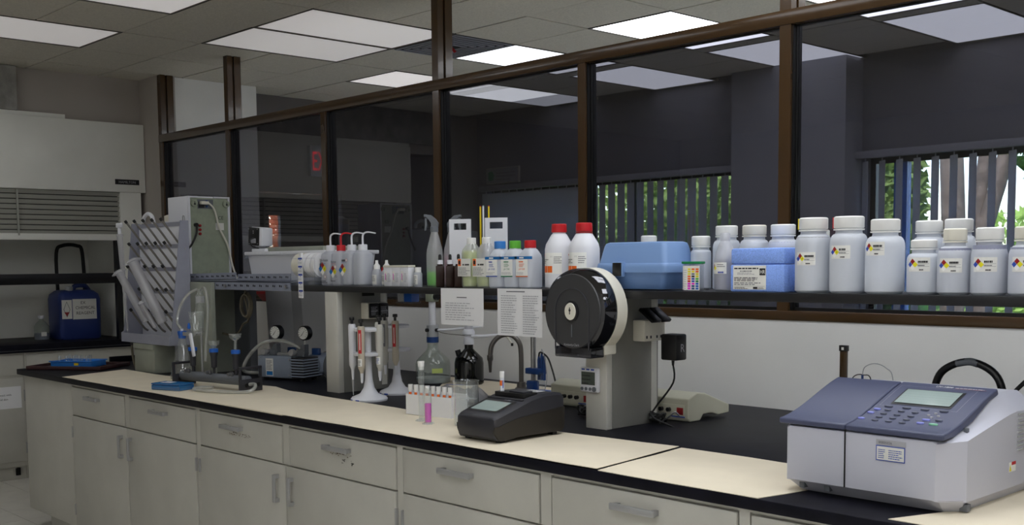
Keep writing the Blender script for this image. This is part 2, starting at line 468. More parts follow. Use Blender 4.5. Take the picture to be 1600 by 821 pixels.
for j, i, e, lab in lamps:
    x1, x0 = GX(j), GX(j) - .6248; y0 = GY(i); y1 = y0 + 1.0154
    if e not in dm:
        lampmat('diffuser_%s' % e, e, (1, .945, .925) if e < .7 else (.955, .985, 1.03)); dm[e] = 'diffuser_%s' % e
    vis = lab.startswith(('dim', 'bright', 'fluorescent ceiling panel behind', 'ceiling panel of'))
    t = thing('ceiling_light', lab, 'ceiling light', ((x0 + x1) / 2, (y0 + y1) / 2, CZ - .004), 0, None if vis and not lab.startswith('ceiling panel of') else lab.replace('panel', 'panels'))
    w, d = .3124, .5077
    MB().box(-w, w, -d, -d + .012, -.001, .022).box(-w, w, d - .012, d, -.001, .022).box(-w, -w + .012, -d + .012, d - .012, -.001, .022).box(w - .012, w, -d + .012, d - .012, -.001, .022).build('frame', 'ceiling_bar', t, smooth=0)
    MB().box(-w + .012, w - .012, -d + .012, d - .012, .004, .018).build('diffuser', dm[e], t, smooth=0)
tile = MB().box(-.307, .307, -.2485, .2485, -.004, .012).build('ceiling_tile', 'ceiling_tile', ceiling, smooth=0); first = True
far_tiles = MB()
row2 = set()
for i in range(-14, 9):
    for j in range(-14, 7):
        x = GX(j) - .3124; y = GY(i) + .2538
        if (j, i) in taken or x > XR - .2 or x < -8.4 or y > YF + .1 or y < YB: continue
        if j in (2, 0, -2, -4, -6, -8) and i in (6, 7, 8): row2.add((j, i)); continue
        if -6 <= j <= 5 and -3 <= i <= 7:
            o = tile if first else tile.copy()
            if not first: col.objects.link(o); o.parent = ceiling
            first = False
            o.location = (x, y, CZ + rnd.uniform(0, .003)); o.rotation_euler = (rnd.uniform(-.002, .002), rnd.uniform(-.002, .002), 0)
        else:
            far_tiles.box(x - .3085, x + .3085, y - .25, y + .25, CZ - .004, CZ + .012)
# cut tiles either side of the second lamp row
for j in (2, 0, -2, -4, -6, -8):
    x = GX(j) - .3124
    for y0, y1 in ((GY(6) + .008, GY(6.25) - .004), (GY(8.25) + .006, YF - .01)):
        MB().box(-.305, .305, -(y1 - y0) / 2, (y1 - y0) / 2, -.004, .012).build('ceiling_tile', 'ceiling_tile', ceiling, loc=(x, (y0 + y1) / 2, CZ), smooth=0)
o = far_tiles.build('outlying_tiles', 'ceiling_tile', ceiling, smooth=0); o['kind'] = 'stuff'

# air vent in the ceiling
t = thing('air_vent', 'square louvred air vent with dark slots in the ceiling', 'vent', (GX(0) - .3124, GY(3) + .2538, CZ - .004))
MB().box(-.305, .305, -.247, .247, .002, .016).build('backing', 'void', t, smooth=0)
for k in range(6):
    a = .30 - .046 * k; b = .243 - .037 * k; w = .014; z = -.006
    MB().box(-a, a, -b, -b + w, z, z + .006).box(-a, a, b - w, b, z, z + .006).box(-a, -a + w, -b + w, b - w, z, z + .006).box(a - w, a, -b + w, b - w, z, z + .006).build('louvre_ring', 'rail_grey', t, smooth=0)
MB().prism([(.02, 0), (.045, -.002), (.10, -.05), (.075, -.055)], 'y', -.06, -.058).build('ribbon', 'ink_red', t, smooth=0)

# walls
struct(MB().box(XR, XR + .15, YB, YF, 0, CZ + .02).build('wall_right', 'wall_white'), 'white end wall', 'wall')
struct(MB().box(-9.2, XR, YB - .15, YB, 0, CZ + .02).build('wall_front', 'wall_white'), 'white rear wall', 'wall')
wl_ = MB().box(XL - .14, XL, .95, YP - .0, 2.5, CZ + .02).box(XL - .14, XL, YB, .95, 0, CZ + .02).box(-8.95, XL - .14, .82, .95, 0, CZ + .02)
wl_.box(-9.05, -8.9, .82, YP + .1, 0, CZ + .02)
struct(wl_.build('wall_left', 'wall_grey'), 'grey end wall above the fume hood', 'wall')
struct(MB().box(-8.9, -7.70, YP, YP + .14, 0, CZ + .02).build('wall_corner', 'wall_grey'), 'grey wall return beside the brown partition post', 'wall')
struct(MB().box(-7.999, -7.935, .95, 2.83, 2.5815, CZ - .006).build('trim_1', 'concrete'), 'rough concrete beam end above the fume hood', 'beam')
struct(MB().box(-7.86, -7.70, YP + .14, 4.56, 0, CZ + .02).box(-8.15, -7.86, YP + .14, 4.56, 0, CZ + .02).build('wall_return', 'wall_white'), 'pale wall beyond the partition', 'wall')
# end wall of the far room with a door opening (door at y 4.70..5.55)
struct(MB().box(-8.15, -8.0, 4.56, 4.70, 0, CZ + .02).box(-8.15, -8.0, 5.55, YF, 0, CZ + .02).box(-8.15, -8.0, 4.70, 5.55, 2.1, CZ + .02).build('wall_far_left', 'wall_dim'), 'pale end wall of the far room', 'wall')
# low wall under the glazing
struct(MB().box(-7.70, XR, YP, YP + .12, 0, 1.262).build('wall_low', 'wall_white'), 'white low wall behind the bench', 'wall')
# far window wall
wx = [(-7.86, -5.0), (-3.93, -1.2)]
mbw = MB().box(-8.15, XR, YF, YF + .2, 0, .95).box(-8.15, XR, YF, YF + .2, 2.2, CZ + .02).box(-8.15, -7.86, YF, YF + .2, .95, 2.2).box(-5.0, -3.93, YF, YF + .2, .95, 2.2).box(-1.2, XR, YF, YF + .2, .95, 2.2)
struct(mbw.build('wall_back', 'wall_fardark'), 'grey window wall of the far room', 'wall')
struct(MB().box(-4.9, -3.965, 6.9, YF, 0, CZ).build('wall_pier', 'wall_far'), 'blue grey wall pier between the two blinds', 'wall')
for n_, (a, b) in enumerate(wx):
    w = struct(MB().box(a, b, YF + .06, YF + .10, .95, .99).box(a, b, YF + .06, YF + .10, 2.16, 2.2).box(a, a + .04, YF + .06, YF + .10, .99, 2.16).box(b - .04, b, YF + .06, YF + .10, .99, 2.16).build('window_%d' % (n_ + 7), 'gasket'), 'far window frame behind vertical blinds', 'window')
    MB().box(a + .04, b - .04, YF + .078, YF + .082, .99, 2.16).build('pane', 'glass_clear', w, smooth=0)
    if n_ == 1: MB().box(-3.75, -3.655, YF + .05, YF + .11, .99, 2.16).build('mullion', 'window_blue', w, smooth=0)
    else: MB().box(-6.12, -6.06, YF + .05, YF + .11, .99, 2.16).build('mullion', 'gasket', w, smooth=0)
# vertical blinds
def blind(label, xs, z1, angs):
    t = thing('vertical_blind', label, 'blind', (0, YF - .07, 0))
    MB().box(min(xs) - .08, max(xs) + .08, -.025, .025, z1, z1 + .05, .005).build('headrail', 'rail_grey', t)
    for x, a in zip(xs, angs):
        mb = MB().box(-.0445, .0445, -.0012, .0012, .97, z1 - .022).box(-.004, .004, -.002, .002, z1 - .024, z1)
        o = mb.build('vane', 'vane', t, smooth=0); o.location = (x, 0, 0); o.rotation_euler.z = a
xs = [-7.80 + .105 * k for k in range(27)]
blind('half closed vertical blind with foliage in its gaps, left of the wall pier', xs, 2.17, [(.3 if x < -6.35 else -.2 + .10 * math.sin(9 * x)) for x in xs])
xs = [-3.90 + .125 * k for k in range(20)]
blind('opened vertical blind in front of tree trunks, beside the wall pier', xs, 2.19, [-.62 + .05 * math.sin(5 * x) for x in xs])
# far door with a narrow lite
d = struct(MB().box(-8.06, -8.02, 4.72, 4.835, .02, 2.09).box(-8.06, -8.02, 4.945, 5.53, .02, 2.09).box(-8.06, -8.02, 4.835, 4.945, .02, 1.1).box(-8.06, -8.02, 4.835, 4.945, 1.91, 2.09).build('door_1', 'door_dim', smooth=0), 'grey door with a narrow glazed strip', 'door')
MB().box(-8.05, -8.04, 4.835, 4.945, 1.1, 1.91).build('pane', 'glass_clear', d, smooth=0)
MB().box(-8.02, -7.99, 5.46, 5.48, 1.0, 1.02).box(-7.995, -7.985, 5.34, 5.48, 1.0, 1.02).build('door_handle', 'steel', d)
t = thing('exit_sign', 'white exit sign with glowing red letters above the far door', 'exit sign', (-8.0, 5.21, 2.24))
MB().box(0, .05, 0, .235, 0, .26, .006).build('housing', 'rail_grey', t)
Decal().text('EXIT', .012, .05, .16, 'exit_red', sx=.5).build('lettering', side(.05, 0, 0), t, off=.001)
# framed notice on the far wall
t = thing('framed_notice', 'small framed notice above the closed far blind', 'notice', (-7.62, 7.11, 2.24))
MB().box(-.22, .22, -.01, .015, 0, .15).build('frame', 'wall_grey', t, smooth=0)
Decal().rect(-.21, .01, .21, .14, 'rail_grey').poly([(-.19, .03), (-.13, .03), (-.11, .08), (-.14, .12), (-.19, .11)], 'green_dark').lines(-.08, .03, .2, .12, 3, 'ink_grey', 3).build('print', front(0, -.01, 0), t)

# partition: posts, transom, sill, panes
posts = [(-7.67, 1), (-6.70, 1), (-5.57, 0), (-4.52, 1), (-3.48, 0), (-2.41, 1), (-1.36, 0), (-.31, 1), (.74, 1), (1.79, 0)]
n_ = 2
for x, tall in posts:
    z1 = CZ if tall else 2.40
    w = .05 if tall else .045
    fr = MB()
    if tall: fr.box(x - w / 2, x + w / 2, YP, YP + .036, 2.455, z1 - .002).box(x - w / 2, x + w / 2, YP + .052, YP + .10, 2.455, z1 - .002).box(x - w / 2, x + w / 2 - .014, YP + .036, YP + .052, 2.455, z1 - .002)
    fr.box(x - w / 2, x + w / 2, YP, YP + .075, 1.30, 2.398)
    o = struct(fr.build('trim_%d' % n_, 'bronze', smooth=0), 'glossy brown metal partition post', 'post'); n_ += 1
    MB().box(x + w / 2, x + w / 2 + .006, YP + .012, YP + .07, 1.302, 2.396).build('gasket', 'gasket', o, smooth=0)
struct(MB().box(-7.70, XR, YP - .004, YP + .05, 2.398, 2.455, .004).build('trim_%d' % n_, 'bronze'), 'glossy brown transom rail along the glazing', 'rail'); n_ += 1
struct(MB().box(-7.70, XR, YP - .006, YP + .09, 1.262, 1.30, .004).build('trim_%d' % n_, 'bronze'), 'brown sill rail on the low white wall', 'rail'); n_ += 1
for k in range(len(posts) - 1):
    a, b = posts[k][0] + .022, posts[k + 1][0] - .022
    o = struct(MB().box(a, a + .012, YP + .03, YP + .06, 1.30, 2.398).box(b - .012, b, YP + .03, YP + .06, 1.30, 2.398).box(a, b, YP + .03, YP + .048, 2.394, 2.398).box(a, b, YP + .03, YP + .06, 1.30, 1.312).build('window_%d' % (k + 1 if k < 6 else k + 3), 'gasket', smooth=0), 'dark tinted partition pane in black gasket', 'window')
    MB().box(a + .012, b - .012, YP + .040, YP + .044, 1.312, 2.394).build('pane', 'glass_tint', o, smooth=0)

# trees and shrubs outside
def leaves(mb, c, r, n, s, seed):
    q = random.Random(seed)
    for _ in range(n):
        while True:
            p = Vector((q.uniform(-1, 1), q.uniform(-1, 1), q.uniform(-1, 1)))
            if p.length < 1: break
        p = Vector((c[0] + p.x * r[0], c[1] + p.y * r[1], c[2] + p.z * r[2]))
        a = Vector((q.gauss(0, 1), q.gauss(0, 1), q.gauss(0, 1))).normalized(); b = a.orthogonal().normalized()
        k = s * q.uniform(.6, 1.3)
        mb.add([p - a * k, p + b * k * .45, p + a * k, p - b * k * .45], [(0, 1, 2, 3)])
def shrub(name, label, c, r, n, s, m, seed):
    t = thing(name, label, 'shrub', (c[0], c[1], 0))
    st = MB()
    for k in range(4):
        a = k * 1.6; st.tube([(0, 0, -.02), (.1 * math.cos(a), .1 * math.sin(a), c[2] * .5), (.45 * r[0] * math.cos(a), .3 * r[1] * math.sin(a), c[2] + r[2] * .4)], .03, 6, r1=.008)
    st.build('stem', 'bark', t)
    mb = MB(); leaves(mb, (0, 0, c[2]), r, n, s, seed); o = mb.build('foliage', m, t, smooth=0, recalc=False)
shrub('shrub', 'sunlit green hedge outside the half closed blind', (-6.65, 9.0, 1.6), (1.65, .8, 1.5), 9000, .07, 'leaf_green', 1)
shrub('shrub', 'glossy green shrub outside beside the blue window frame', (-4.62, 8.75, 1.75), (.28, .4, 1.3), 4500, .075, 'leaf_green', 2)
shrub('shrub', 'pale sunlit shrub outside behind the forked trunk', (-4.2, 12.6, 1.05), (1.9, .8, 1.15), 8000, .06, 'leaf_light', 3)
shrub('shrub', 'dark shrub far outside beside the thick trunk', (-8.3, 12.9, 1.6), (2., .8, 1.6), 5000, .08, 'leaf_dark', 5)
shrub('shrub', 'reddish autumn shrub outside the narrow door strip', (-9.6, 5.75, 1.5), (.6, 1.0, 1.3), 4000, .06, 'leaf_red', 4)
t = thing('tree', 'thick straight tree trunk outside the opened blind', 'tree', (-4.83, 10.4, 0))
MB().tube([(0, 0, -.02), (.02, 0, 1.6), (-.05, 0, 3.2), (-.1, .1, 5)], .115, 12, r1=.10).build('trunk', 'bark', t)
mb = MB(); leaves(mb, (-.6, .6, 5.4), (1.0, .7, .8), 1800, .1, 11); mb.build('foliage', 'leaf_dark', t, smooth=0, recalc=False)
t = thing('tree', 'forked tree trunk outside the opened blind', 'tree', (-4.19, 9.6, 0))
MB().tube([(0, 0, -.02), (.0, 0, 1.0), (-.02, 0, 1.85)], .10, 12, r1=.095).build('trunk', 'bark', t)
MB().tube([(-.04, 0, 1.75), (-.02, 0, 2.1), (.02, 0, 2.5), (.08, 0, 3.6)], .06, 10, r1=.05).build('limb', 'bark', t)
MB().tube([(.02, 0, 1.75), (.09, 0, 2.0), (.17, 0, 2.3), (.36, 0, 3.4)], .075, 10, r1=.055).build('limb', 'bark', t)
mb = MB(); leaves(mb, (.42, .1, 2.55), (.22, .25, .38), 110, .09, 12); mb.build('foliage', 'leaf_dark', t, smooth=0, recalc=False)
struct(MB().box(-30, 30, YF + .35, 45, -.3, -.02).build('ground', 'leaf_dark'), 'planted ground outside', 'ground')
struct(MB().box(-30, -9.25, -10, YF + .35, -.3, -.02).build('ground_side', 'leaf_dark'), 'planted ground outside the door', 'ground')

# ================================================================== BENCH AND CABINETS
BT, BF = .91, 2.28            # worktop height, front edge
t = thing('bench_worktop', 'long black resin worktop along the low white wall', 'worktop', (0, 0, 0))
MB().box(-6.6, 2.6, BF, YP - .002, .878, BT, .004).build('slab', 'epoxy_black', t)
t = thing('worktop_end_lip', 'raised black strip along the bench end beyond the brown tray', 'trim strip', (-6.5875, 3.28, BT))
MB().box(-.0125, .0125, -.45, .455, 0, .035, .004).build('strip', 'epoxy_black', t)
# end panel (blank front) and four cabinets
t = thing('bench_end_panel', 'blank pale steel panel closing the bench end beside the first cabinet', 'panel', (-6.18, 2.30, 0))
MB().box(-.355, .315, 0, .02, .10, .877, .002).build('front_panel', 'cab_paint', t)
MB().box(-.355, -.335, .02, 1.40, .10, .877, .002).build('side_panel', 'cab_paint', t)
MB().box(-.20, .315, .06, .08, 0, .10).build('toe_kick', 'cab_paint', t)
def pull_h(parent, x, z, w=.16):
    mb = MB().box(x - w / 2, x + w / 2, -.032, -.022, z - .011, z + .008, .003)
    for s in (-1, 1): mb.box(x + s * (w / 2 - .012) - .008, x + s * (w / 2 - .012) + .008, -.026, 0, z - .009, z + .006)
    return mb.build('handle', 'steel_dull', parent)
def pull_v(parent, x, z0, z1):
    mb = MB().box(x - .008, x + .008, -.032, -.022, z0, z1, .003).box(x - .007, x + .007, -.026, 0, z0, z0 + .016).box(x - .007, x + .007, -.026, 0, z1 - .016, z1)
    return mb.build('handle', 'steel_dull', parent)
def cabinet(x0, x1, xm, label, hinge=True):
    t = thing('base_cabinet', label, 'cabinet', (0, 2.30, 0))
    body = MB().box(x0 - .02, x1 + .02, .012, 1.38, .10, .876).box(x0 - .02, x1 + .02, .07, .09, 0, .10)
    body.box(x0 - .02, x0 - .004, 0, .012, .10, .876).box(x1 + .004, x1 + .02, 0, .012, .10, .876).box(x0 - .004, x1 + .004, 0, .012, .868, .876)
    body.box(xm - .022, xm + .022, .0, .012, .712, .868)
    body.build('body', 'cab_paint', t, smooth=0)
    for a, b in ((x0, xm - .026), (xm + .026, x1)):
        d = MB().box(a + .002, b - .002, -.004, .012, .713, .862, .002).build('drawer', 'cab_paint', t)
        pull_h(d, (a + b) / 2 - (.04 if b < xm else .0), .821).location = (0, 0, 0)
    for k, (a, b) in enumerate(((x0, xm - .003), (xm + .003, x1))):
        d = MB().box(a + .002, b - .002, -.006, .012, .108, .707, .002).build('door', 'cab_paint', t)
        pull_v(d, b - .055 if k == 0 else a + .045, .555, .668)
        hx = a - .002 if k == 0 else b + .002
        for z in (.62, .20): MB().box(hx - .005, hx + .005, -.012, 0, z - .03, z + .03, .002).build('hinge', 'steel_dull', d)
    return t
cabinet(-5.84, -4.47, -5.17, 'pale steel base cabinet under the vacuum manifold, next to the blank end panel')
cb = cabinet(-4.43, -3.02, -3.73, 'pale steel base cabinet with scuffed drawers below the pipette stands')
cc = cabinet(-2.98, -1.605, -2.29, 'pale steel base cabinet below the dark handheld-screen photometer')
cabinet(-1.565, -.16, -.86, 'pale steel base cabinet below the large spectrophotometer')
cabinet(1.34, 2.56, 1.95, 'pale steel base cabinet at the end of the bench by the white end wall')
cabinet(-.12, 1.30, .59, 'pale steel base cabinet beyond the large spectrophotometer')
# scuffs and sticker remains on two drawers
dr = [c for c in cb.children if c.name.startswith('drawer')]
mat('scuff', (120, 104, 92), .8); mat('scuff_grey', (90, 88, 84), .8)
dc = Decal(); q = random.Random(5)
for k in range(26): x = -4.17 + q.random() * .17; z = .785 + q.random() * .012; dc.rect(x, z, x + .004 + q.random() * .008, z + .0015 + q.random() * .003, 'scuff')
dc.build('scuff_marks', front(0, -.004, 0), dr[0])
dc = Decal()
for k in range(18): x = -3.42 + q.random() * .13; z = .79 + q.random() * .012; dc.rect(x, z, x + .003 + q.random() * .006, z + .001 + q.random() * .003, 'scuff')
for x0 in (-3.345, -3.29):
    for k in range(8): x = x0 + q.random() * .018; z = .764 + q.random() * .018; dc.rect(x, z, x + .003 + q.random() * .006, z + .001 + q.random() * .005, 'scuff_grey')
dc.build('scuff_marks', front(0, -.004, 0), dr[1])

# kraft paper sheets on the worktop
def sheet(label, poly, z=BT, seed=1):
    q = random.Random(seed); P = []
    for i in range(len(poly)):
        a, b = Vector(poly[i]), Vector(poly[(i + 1) % len(poly)]); n = max(2, int((b - a).length / .12))
        for k in range(n):
            p = a.lerp(b, k / n); P.append((p.x + (q.uniform(-.004, .004) if k else 0), p.y + (q.uniform(-.004, .004) if k else 0)))
    mb = MB().prism(P, 'z', z + .0004, z + .0022)
    return tag(mb.build('paper_sheet', 'kraft', smooth=0), label, 'paper')
sheet('kraft paper sheet under the blue plastic case and the vacuum manifold', [(-5.90, 2.272), (-4.30, 2.276), (-3.72, 2.276), (-3.76, 2.70), (-4.42, 2.75), (-4.62, 2.80), (-5.53, 2.68), (-6.06, 2.69)], BT, 1)
sheet('kraft paper sheet in front of the pipette stands', [(-4.28, 2.276), (-3.20, 2.284), (-3.17, 2.69), (-3.70, 2.715), (-4.36, 2.742)], BT + .002, 2)
sheet('kraft paper sheet under the dark photometer', [(-3.24, 2.276), (-2.072, 2.284), (-2.135, 2.738), (-2.55, 2.70), (-3.21, 2.685)], BT + .004, 3)
sheet('kraft paper sheet with a straight edge beside the large spectrophotometer', [(-2.066, 2.282), (-1.535, 2.282), (-1.50, 2.46), (-1.50, 2.74), (-2.128, 2.742)], BT, 4)
sheet('kraft paper sheet tucked under the large spectrophotometer', [(-1.20, 2.30), (-.2, 2.29), (-.2, 2.9), (-1.11, 2.88), (-1.14, 2.46)], BT, 5)
sheet('kraft paper sheet at the wall behind the vacuum pump', [(-6.35, 3.25), (-5.05, 3.25), (-5.05, 3.70), (-6.5, 3.70)], BT, 6)
sheet('kraft paper sheet at the wall behind the glass bottles', [(-3.95, 3.25), (-3.60, 3.25), (-3.45, 3.66), (-4.35, 3.66)], BT, 7)

# reagent shelf and its supports
SZ = 1.40
t = thing('reagent_shelf', 'long black shelf full of reagent bottles above the bench', 'shelf', (0, 0, 0))
MB().box(-4.56, 2.4, 2.86, 3.15, 1.372, SZ, .003).build('board', 'shelf_black', t)
def support(x0, label, outlets=True):
    t = thing('shelf_support', label, 'shelf support', (x0, 2.86, BT))
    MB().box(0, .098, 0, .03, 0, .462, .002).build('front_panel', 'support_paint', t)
    MB().box(.002, .096, .032, .285, 0, .462, .002).build('body', 'support_side_shade', t)
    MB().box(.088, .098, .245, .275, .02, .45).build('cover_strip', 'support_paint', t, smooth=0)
    return t
s1 = support(-2.645, 'white steel shelf support carrying the round paper dispenser')
s2 = support(-4.275, 'white steel shelf support behind the pipette stands')
support(-.55, 'white steel shelf support behind the large spectrophotometer')
support(.70, 'white steel shelf support past the end of the bottle row')
MB().box(.0955, .0965, .14, .21, .44, .458).build('cable_slot', 'void', s2, smooth=0)

# outlets on the supports
def outlet(x, y, z, label, plugged):
    t = thing('power_outlet', label, 'power outlet', (x, y, z))
    MB().box(0, .055, 0, .115, -.03, .045, .004).build('box', 'plastic_cream', t)
    for k in (0, 1):
        y0 = .003 + .056 * k
        if plugged:
            mb = MB(); s0 = mb.mark(); mb.box(.0, .075, y0, y0 + .05, 0, .012, .003); mb.rot('Y', .62, (.045, 0, .045), s0)
            for i in range(len(mb.v)): mb.v[i] = (mb.v[i][0] + .04, mb.v[i][1], mb.v[i][2] + .045)
            mb.build('flap_cover', 'plastic_black', t)
        else:
            MB().box(.055, .066, y0, y0 + .052, -.025, .042, .004).build('flap_cover', 'plastic_black', t)
            dc = Decal().lines(.008, -.012, .045, .03, 6, 'ink_light', 8 + k); dc.rect(.006, .005, .046, .007, 'ink_light').build('marking', side(.066, y0, 0), t)
        Decal().rect(.008 + .056 * k, -.02, .016 + .056 * k, -.01, 'ink').rect(.03 + .056 * k, -.02, .038 + .056 * k, -.01, 'ink').build('sockets', side(.055, 0, 0), t)
    return t
outlet(-4.177, 2.99, 1.275, 'outlet box with closed black flaps on the support behind the pipettes', False)
outlet(-2.547, 3.00, 1.245, 'outlet box with raised black flaps on the support with the dispenser', True)
t = thing('power_adapter', 'black plug-in power adapter hanging from the outlet, cable running down', 'power adapter', (-2.425, 3.075, 1.150))
MB().box(-.032, .038, -.03, .03, 0, .092, .006).build('body', 'plastic_black', t)
Decal().text('R', -.008, .03, .028, 'ink_light').build('logo', side(.038, 0, 0), t)
MB().tube([(0, 0, 0), (0, 0, -.02)], .006, 8, r1=.004).build('strain_relief', 'rubber_black', t)
MB().tube([(0, 0, -.015), (.005, -.005, -.08), (-.06, -.02, -.17), (-.07, -.03, -.205), (-.01, -.005, -.235), (.03, .0, -.2505)], .0035, 6).build('cable', 'rubber_black', t)

# round paper dispenser
t = thing('paper_dispenser', 'round smoked plastic paper roll dispenser with white back on the shelf support', 'dispenser', (-2.588, 2.86, 1.33))
def disc(mb, r, y0, y1, n=48, bev=.01):
    mb.lathe([(r - bev, y0), (r, y0 + bev if y1 > y0 else y0 - bev), (r, y1)], axis='y', n=n); return mb
disc(MB(), .148, -.002, -.002 - .06).build('back_case', 'plastic_cream', t)
MB().box(-.09, .09, -.062, -.002, -.15, -.05, .006).build('throat', 'plastic_cream', t)
MB().lathe([(.146, -.062), (.146, -.10), (.140, -.118), (.128, -.124), (.10, -.126)], axis='y', n=48, cap=False).build('cover_rim', 'smoke', t)
MB().lathe([(.128, -.1245), (.126, -.129), (.0005, -.131)], axis='y', n=48, cap=False).build('cover_face', 'dispenser_face', t)
MB().lathe([(.143, -.062), (.143, -.066), (.0005, -.066)], axis='y', n=40, cap=False).build('inner_plate', 'plastic_darkbrown', t)
MB().box(-.085, .085, -.128, -.06, -.158, -.122, .004).build('outlet_lip', 'smoke', t)
MB().box(-.082, .082, -.10, -.062, -.150, -.125, .004).build('outlet_core', 'plastic_black', t)
arch = [(-.078, 0, -.13)] + [(-.078, 0, z) for z in (-.06, 0)] + [(.078 * math.cos(a), 0, .078 * math.sin(a) + .0) for a in [PI - PI * k / 10 for k in range(1, 10)]] + [(.078, 0, z) for z in (0, -.06, -.13)]
MB().tube([(x, -.131, z) for x, y, z in arch], .0025, 6, sub=2).build('arch_ridge', 'plastic_dark', t)
MB().lathe([(.034, -.1305), (.034, -.136), (.030, -.138), (.0005, -.138)], axis='y', n=28, sx=.95, sy=1.1, cap=False).build('lock_bezel', 'plastic_black', t)
lp = MB().lathe([(.027, -.138), (.026, -.1405), (.0005, -.141)], axis='y', n=28, sx=.95, sy=1.1, cap=False).build('lock_plate', 'plastic_cream', t)
Decal().poly([(.005 * math.cos(a), .004 + .005 * math.sin(a)) for a in [k * PI / 6 for k in range(12)]], 'ink').rect(-.0022, -.010, .0022, .014, 'ink').build('keyhole', front(0, -.1412, 0), lp)
MB().box(-.002, .002, -.1325, -.131, -.088, -.045).build('level_slit', 'grey_plastic_dark', t)
Decal().text('Kimberly-Clark', .0, -.118, .008, 'ink_light', 'c').build('lettering', front(0, -.1325, 0), t)

# timer stuck on the support
t = thing('lab_timer', 'white digital timer with grey display stuck to the dispenser support', 'timer', (-2.615, 2.86, 1.04))
MB().box(-.042, .042, -.018, -.001, 0, .088, .006).build('case', 'plastic_white', t)
MB().box(-.034, .030, -.0195, -.017, .026, .072, .001).build('display', 'lcd_dark', t)
for k in range(4): MB().lathe([(.006 if k < 3 else .009, -.0215), (.006 if k < 3 else .009, -.017)], -.030 + .019 * k, 0, .012, 12, axis='y').build('button', 'grey_plastic_dark', t)
for k in range(3): MB().box(-.032 + .022 * k, -.018 + .022 * k, -.0195, -.017, .078, .083).build('button', 'ink_blue', t, smooth=0)
Decal().lines(-.03, .03, .014, .07, 3, 'ink', 4, .3).text('c', .018, .058, .006, 'ink').text('c', .018, .034, .006, 'ink').build('readout', front(0, -.0195, 0), t)

# papers taped to the shelf edge
t = thing('notice_paper', 'white instruction sheet with few typed lines hanging from the shelf edge', 'paper', (-3.303, 2.852, 1.252))
MB().box(-.128, .128, 0, .001, 0, .146).build('sheet', 'paper', t, smooth=0)
Decal().rect(-.03, .108, .03, .112, 'ink_grey').lines(-.10, .02, .08, .095, 8, 'ink_light', 12, .3).build('print', front(0, 0, 0), t)
t = thing('notice_paper', 'white sheet with two columns of print hanging beside the round dispenser', 'paper', (-2.974, 2.852, 1.222))
MB().box(-.12, .12, 0, .001, 0, .178).build('sheet', 'paper', t, smooth=0)
Decal().rect(-.07, .165, .03, .169, 'ink_grey').lines(-.10, .01, -.01, .158, 17, 'ink_light', 13, .35).lines(.02, .01, .105, .158, 17, 'ink_light', 14, .35).build('print', front(0, 0, 0), t)

# ================================================================== BOTTLES ON THE SHELF
def wide_bottle(x, y, r, hb, label, cap='plastic_cap', level=None, liq='liquid_grey2', tagz=None, tick=None, shoulder=.03, capr=.62, caph=.032, digits=None, seed=0, group=None, labs=.007, hand=True):
    """wide-mouth HDPE bottle: hb total height"""
    t = thing('reagent_bottle', label, 'bottle', (x, y, SZ), 0, group)
    hs = hb - caph - .016 - shoulder
    pr_ = [(r - .008, 0), (r, .007), (r, hs)]
    for k in range(1, 6):
        a = PI / 2 * k / 5; pr_.append((r * capr * .92 + (r - r * capr * .92) * math.cos(a), hs + shoulder * math.sin(a)))
    pr_ += [(r * capr * .88, hs + shoulder + .004), (r * capr * .88, hb - caph + .002)]
    MB().lathe(pr_, n=32).build('body', 'hdpe', t)
    if level: MB().lathe([(r - .012, .004), (r - .004, .01), (r - .004, level)], n=28).build('liquid', liq, t)
    rc = r * capr
    MB().lathe([(rc * .97, hb - caph), (rc, hb - caph + .002), (rc, hb - .003), (rc - .004, hb)], n=36).build('cap', cap, t)
    MB().lathe([(rc * 1.02, hb - caph - .006), (rc * 1.02, hb - caph - .002)], n=28).build('cap_ring', cap, t)
    if tick: MB().box(-rc - .004, -rc + .002, -.012, .010, hb - caph, hb - .002, .001).build('cap_mark', tick, t)
    if tagz:
        w, h = .062, .038
        dc = Decal().rect(labs - w / 2, 0, labs + w / 2, h, 'paper_label', 8)
        dc.diamond(labs - w / 2 + .014, h / 2, .0165, ('red_dark', 'ink_blue', 'label_yellow', 'label_white'), digits)
        if hand: dc.lines(labs - w / 2 + .03, h * .62, labs + w / 2 - .004, h * .92, 1, 'ink', seed, .5)
        for zz in (.55, .36): dc.rect(labs - w / 2 + .03, h * zz, labs + w / 2 - .003, h * zz + .0006, 'ink_grey', 4)
        dc.lines(labs - w / 2 + .03, h * .40, labs + w / 2 - .01, h * .52, 1, 'ink_grey', seed + 1, .6)
        dc.lines(labs - w / 2 + .034, h * .08, labs + w / 2 - .014, h * .26, 1, 'ink', seed + 2, .5)
        dc.build('label', wrap(r, tagz), t)
    return t
RV = 2.86 + .058
wide_bottle(-1.776, RV, .0525, .222, 'wide white-capped plastic bottle with a yellow cap mark beside the blue foam box', level=.165, liq='liquid_grey2', tagz=.082, tick='yellow', digits=('', '', '4'), seed=1, labs=.004, capr=.80, caph=.034)
wide_bottle(-1.660, RV, .0535, .222, 'wide white-capped plastic bottle with a red cap mark in the front row', level=.16, liq='liquid_grey2', tagz=.10, tick='ink_red', digits=('', '', '4'), seed=2, labs=.001, capr=.80, caph=.034)
wide_bottle(-1.547, RV, .054, .210, 'full white plastic bottle with a high handwritten label, beside the red-marked one', level=.03, tagz=.108, seed=3, capr=.74, labs=-.006)
wide_bottle(-1.432, RV, .0445, .150, 'short plastic bottle with a low clear cap and handwritten label', level=.075, liq='liquid_grey2', tagz=.063, seed=4, capr=.78, labs=.006, caph=.022, shoulder=.018)
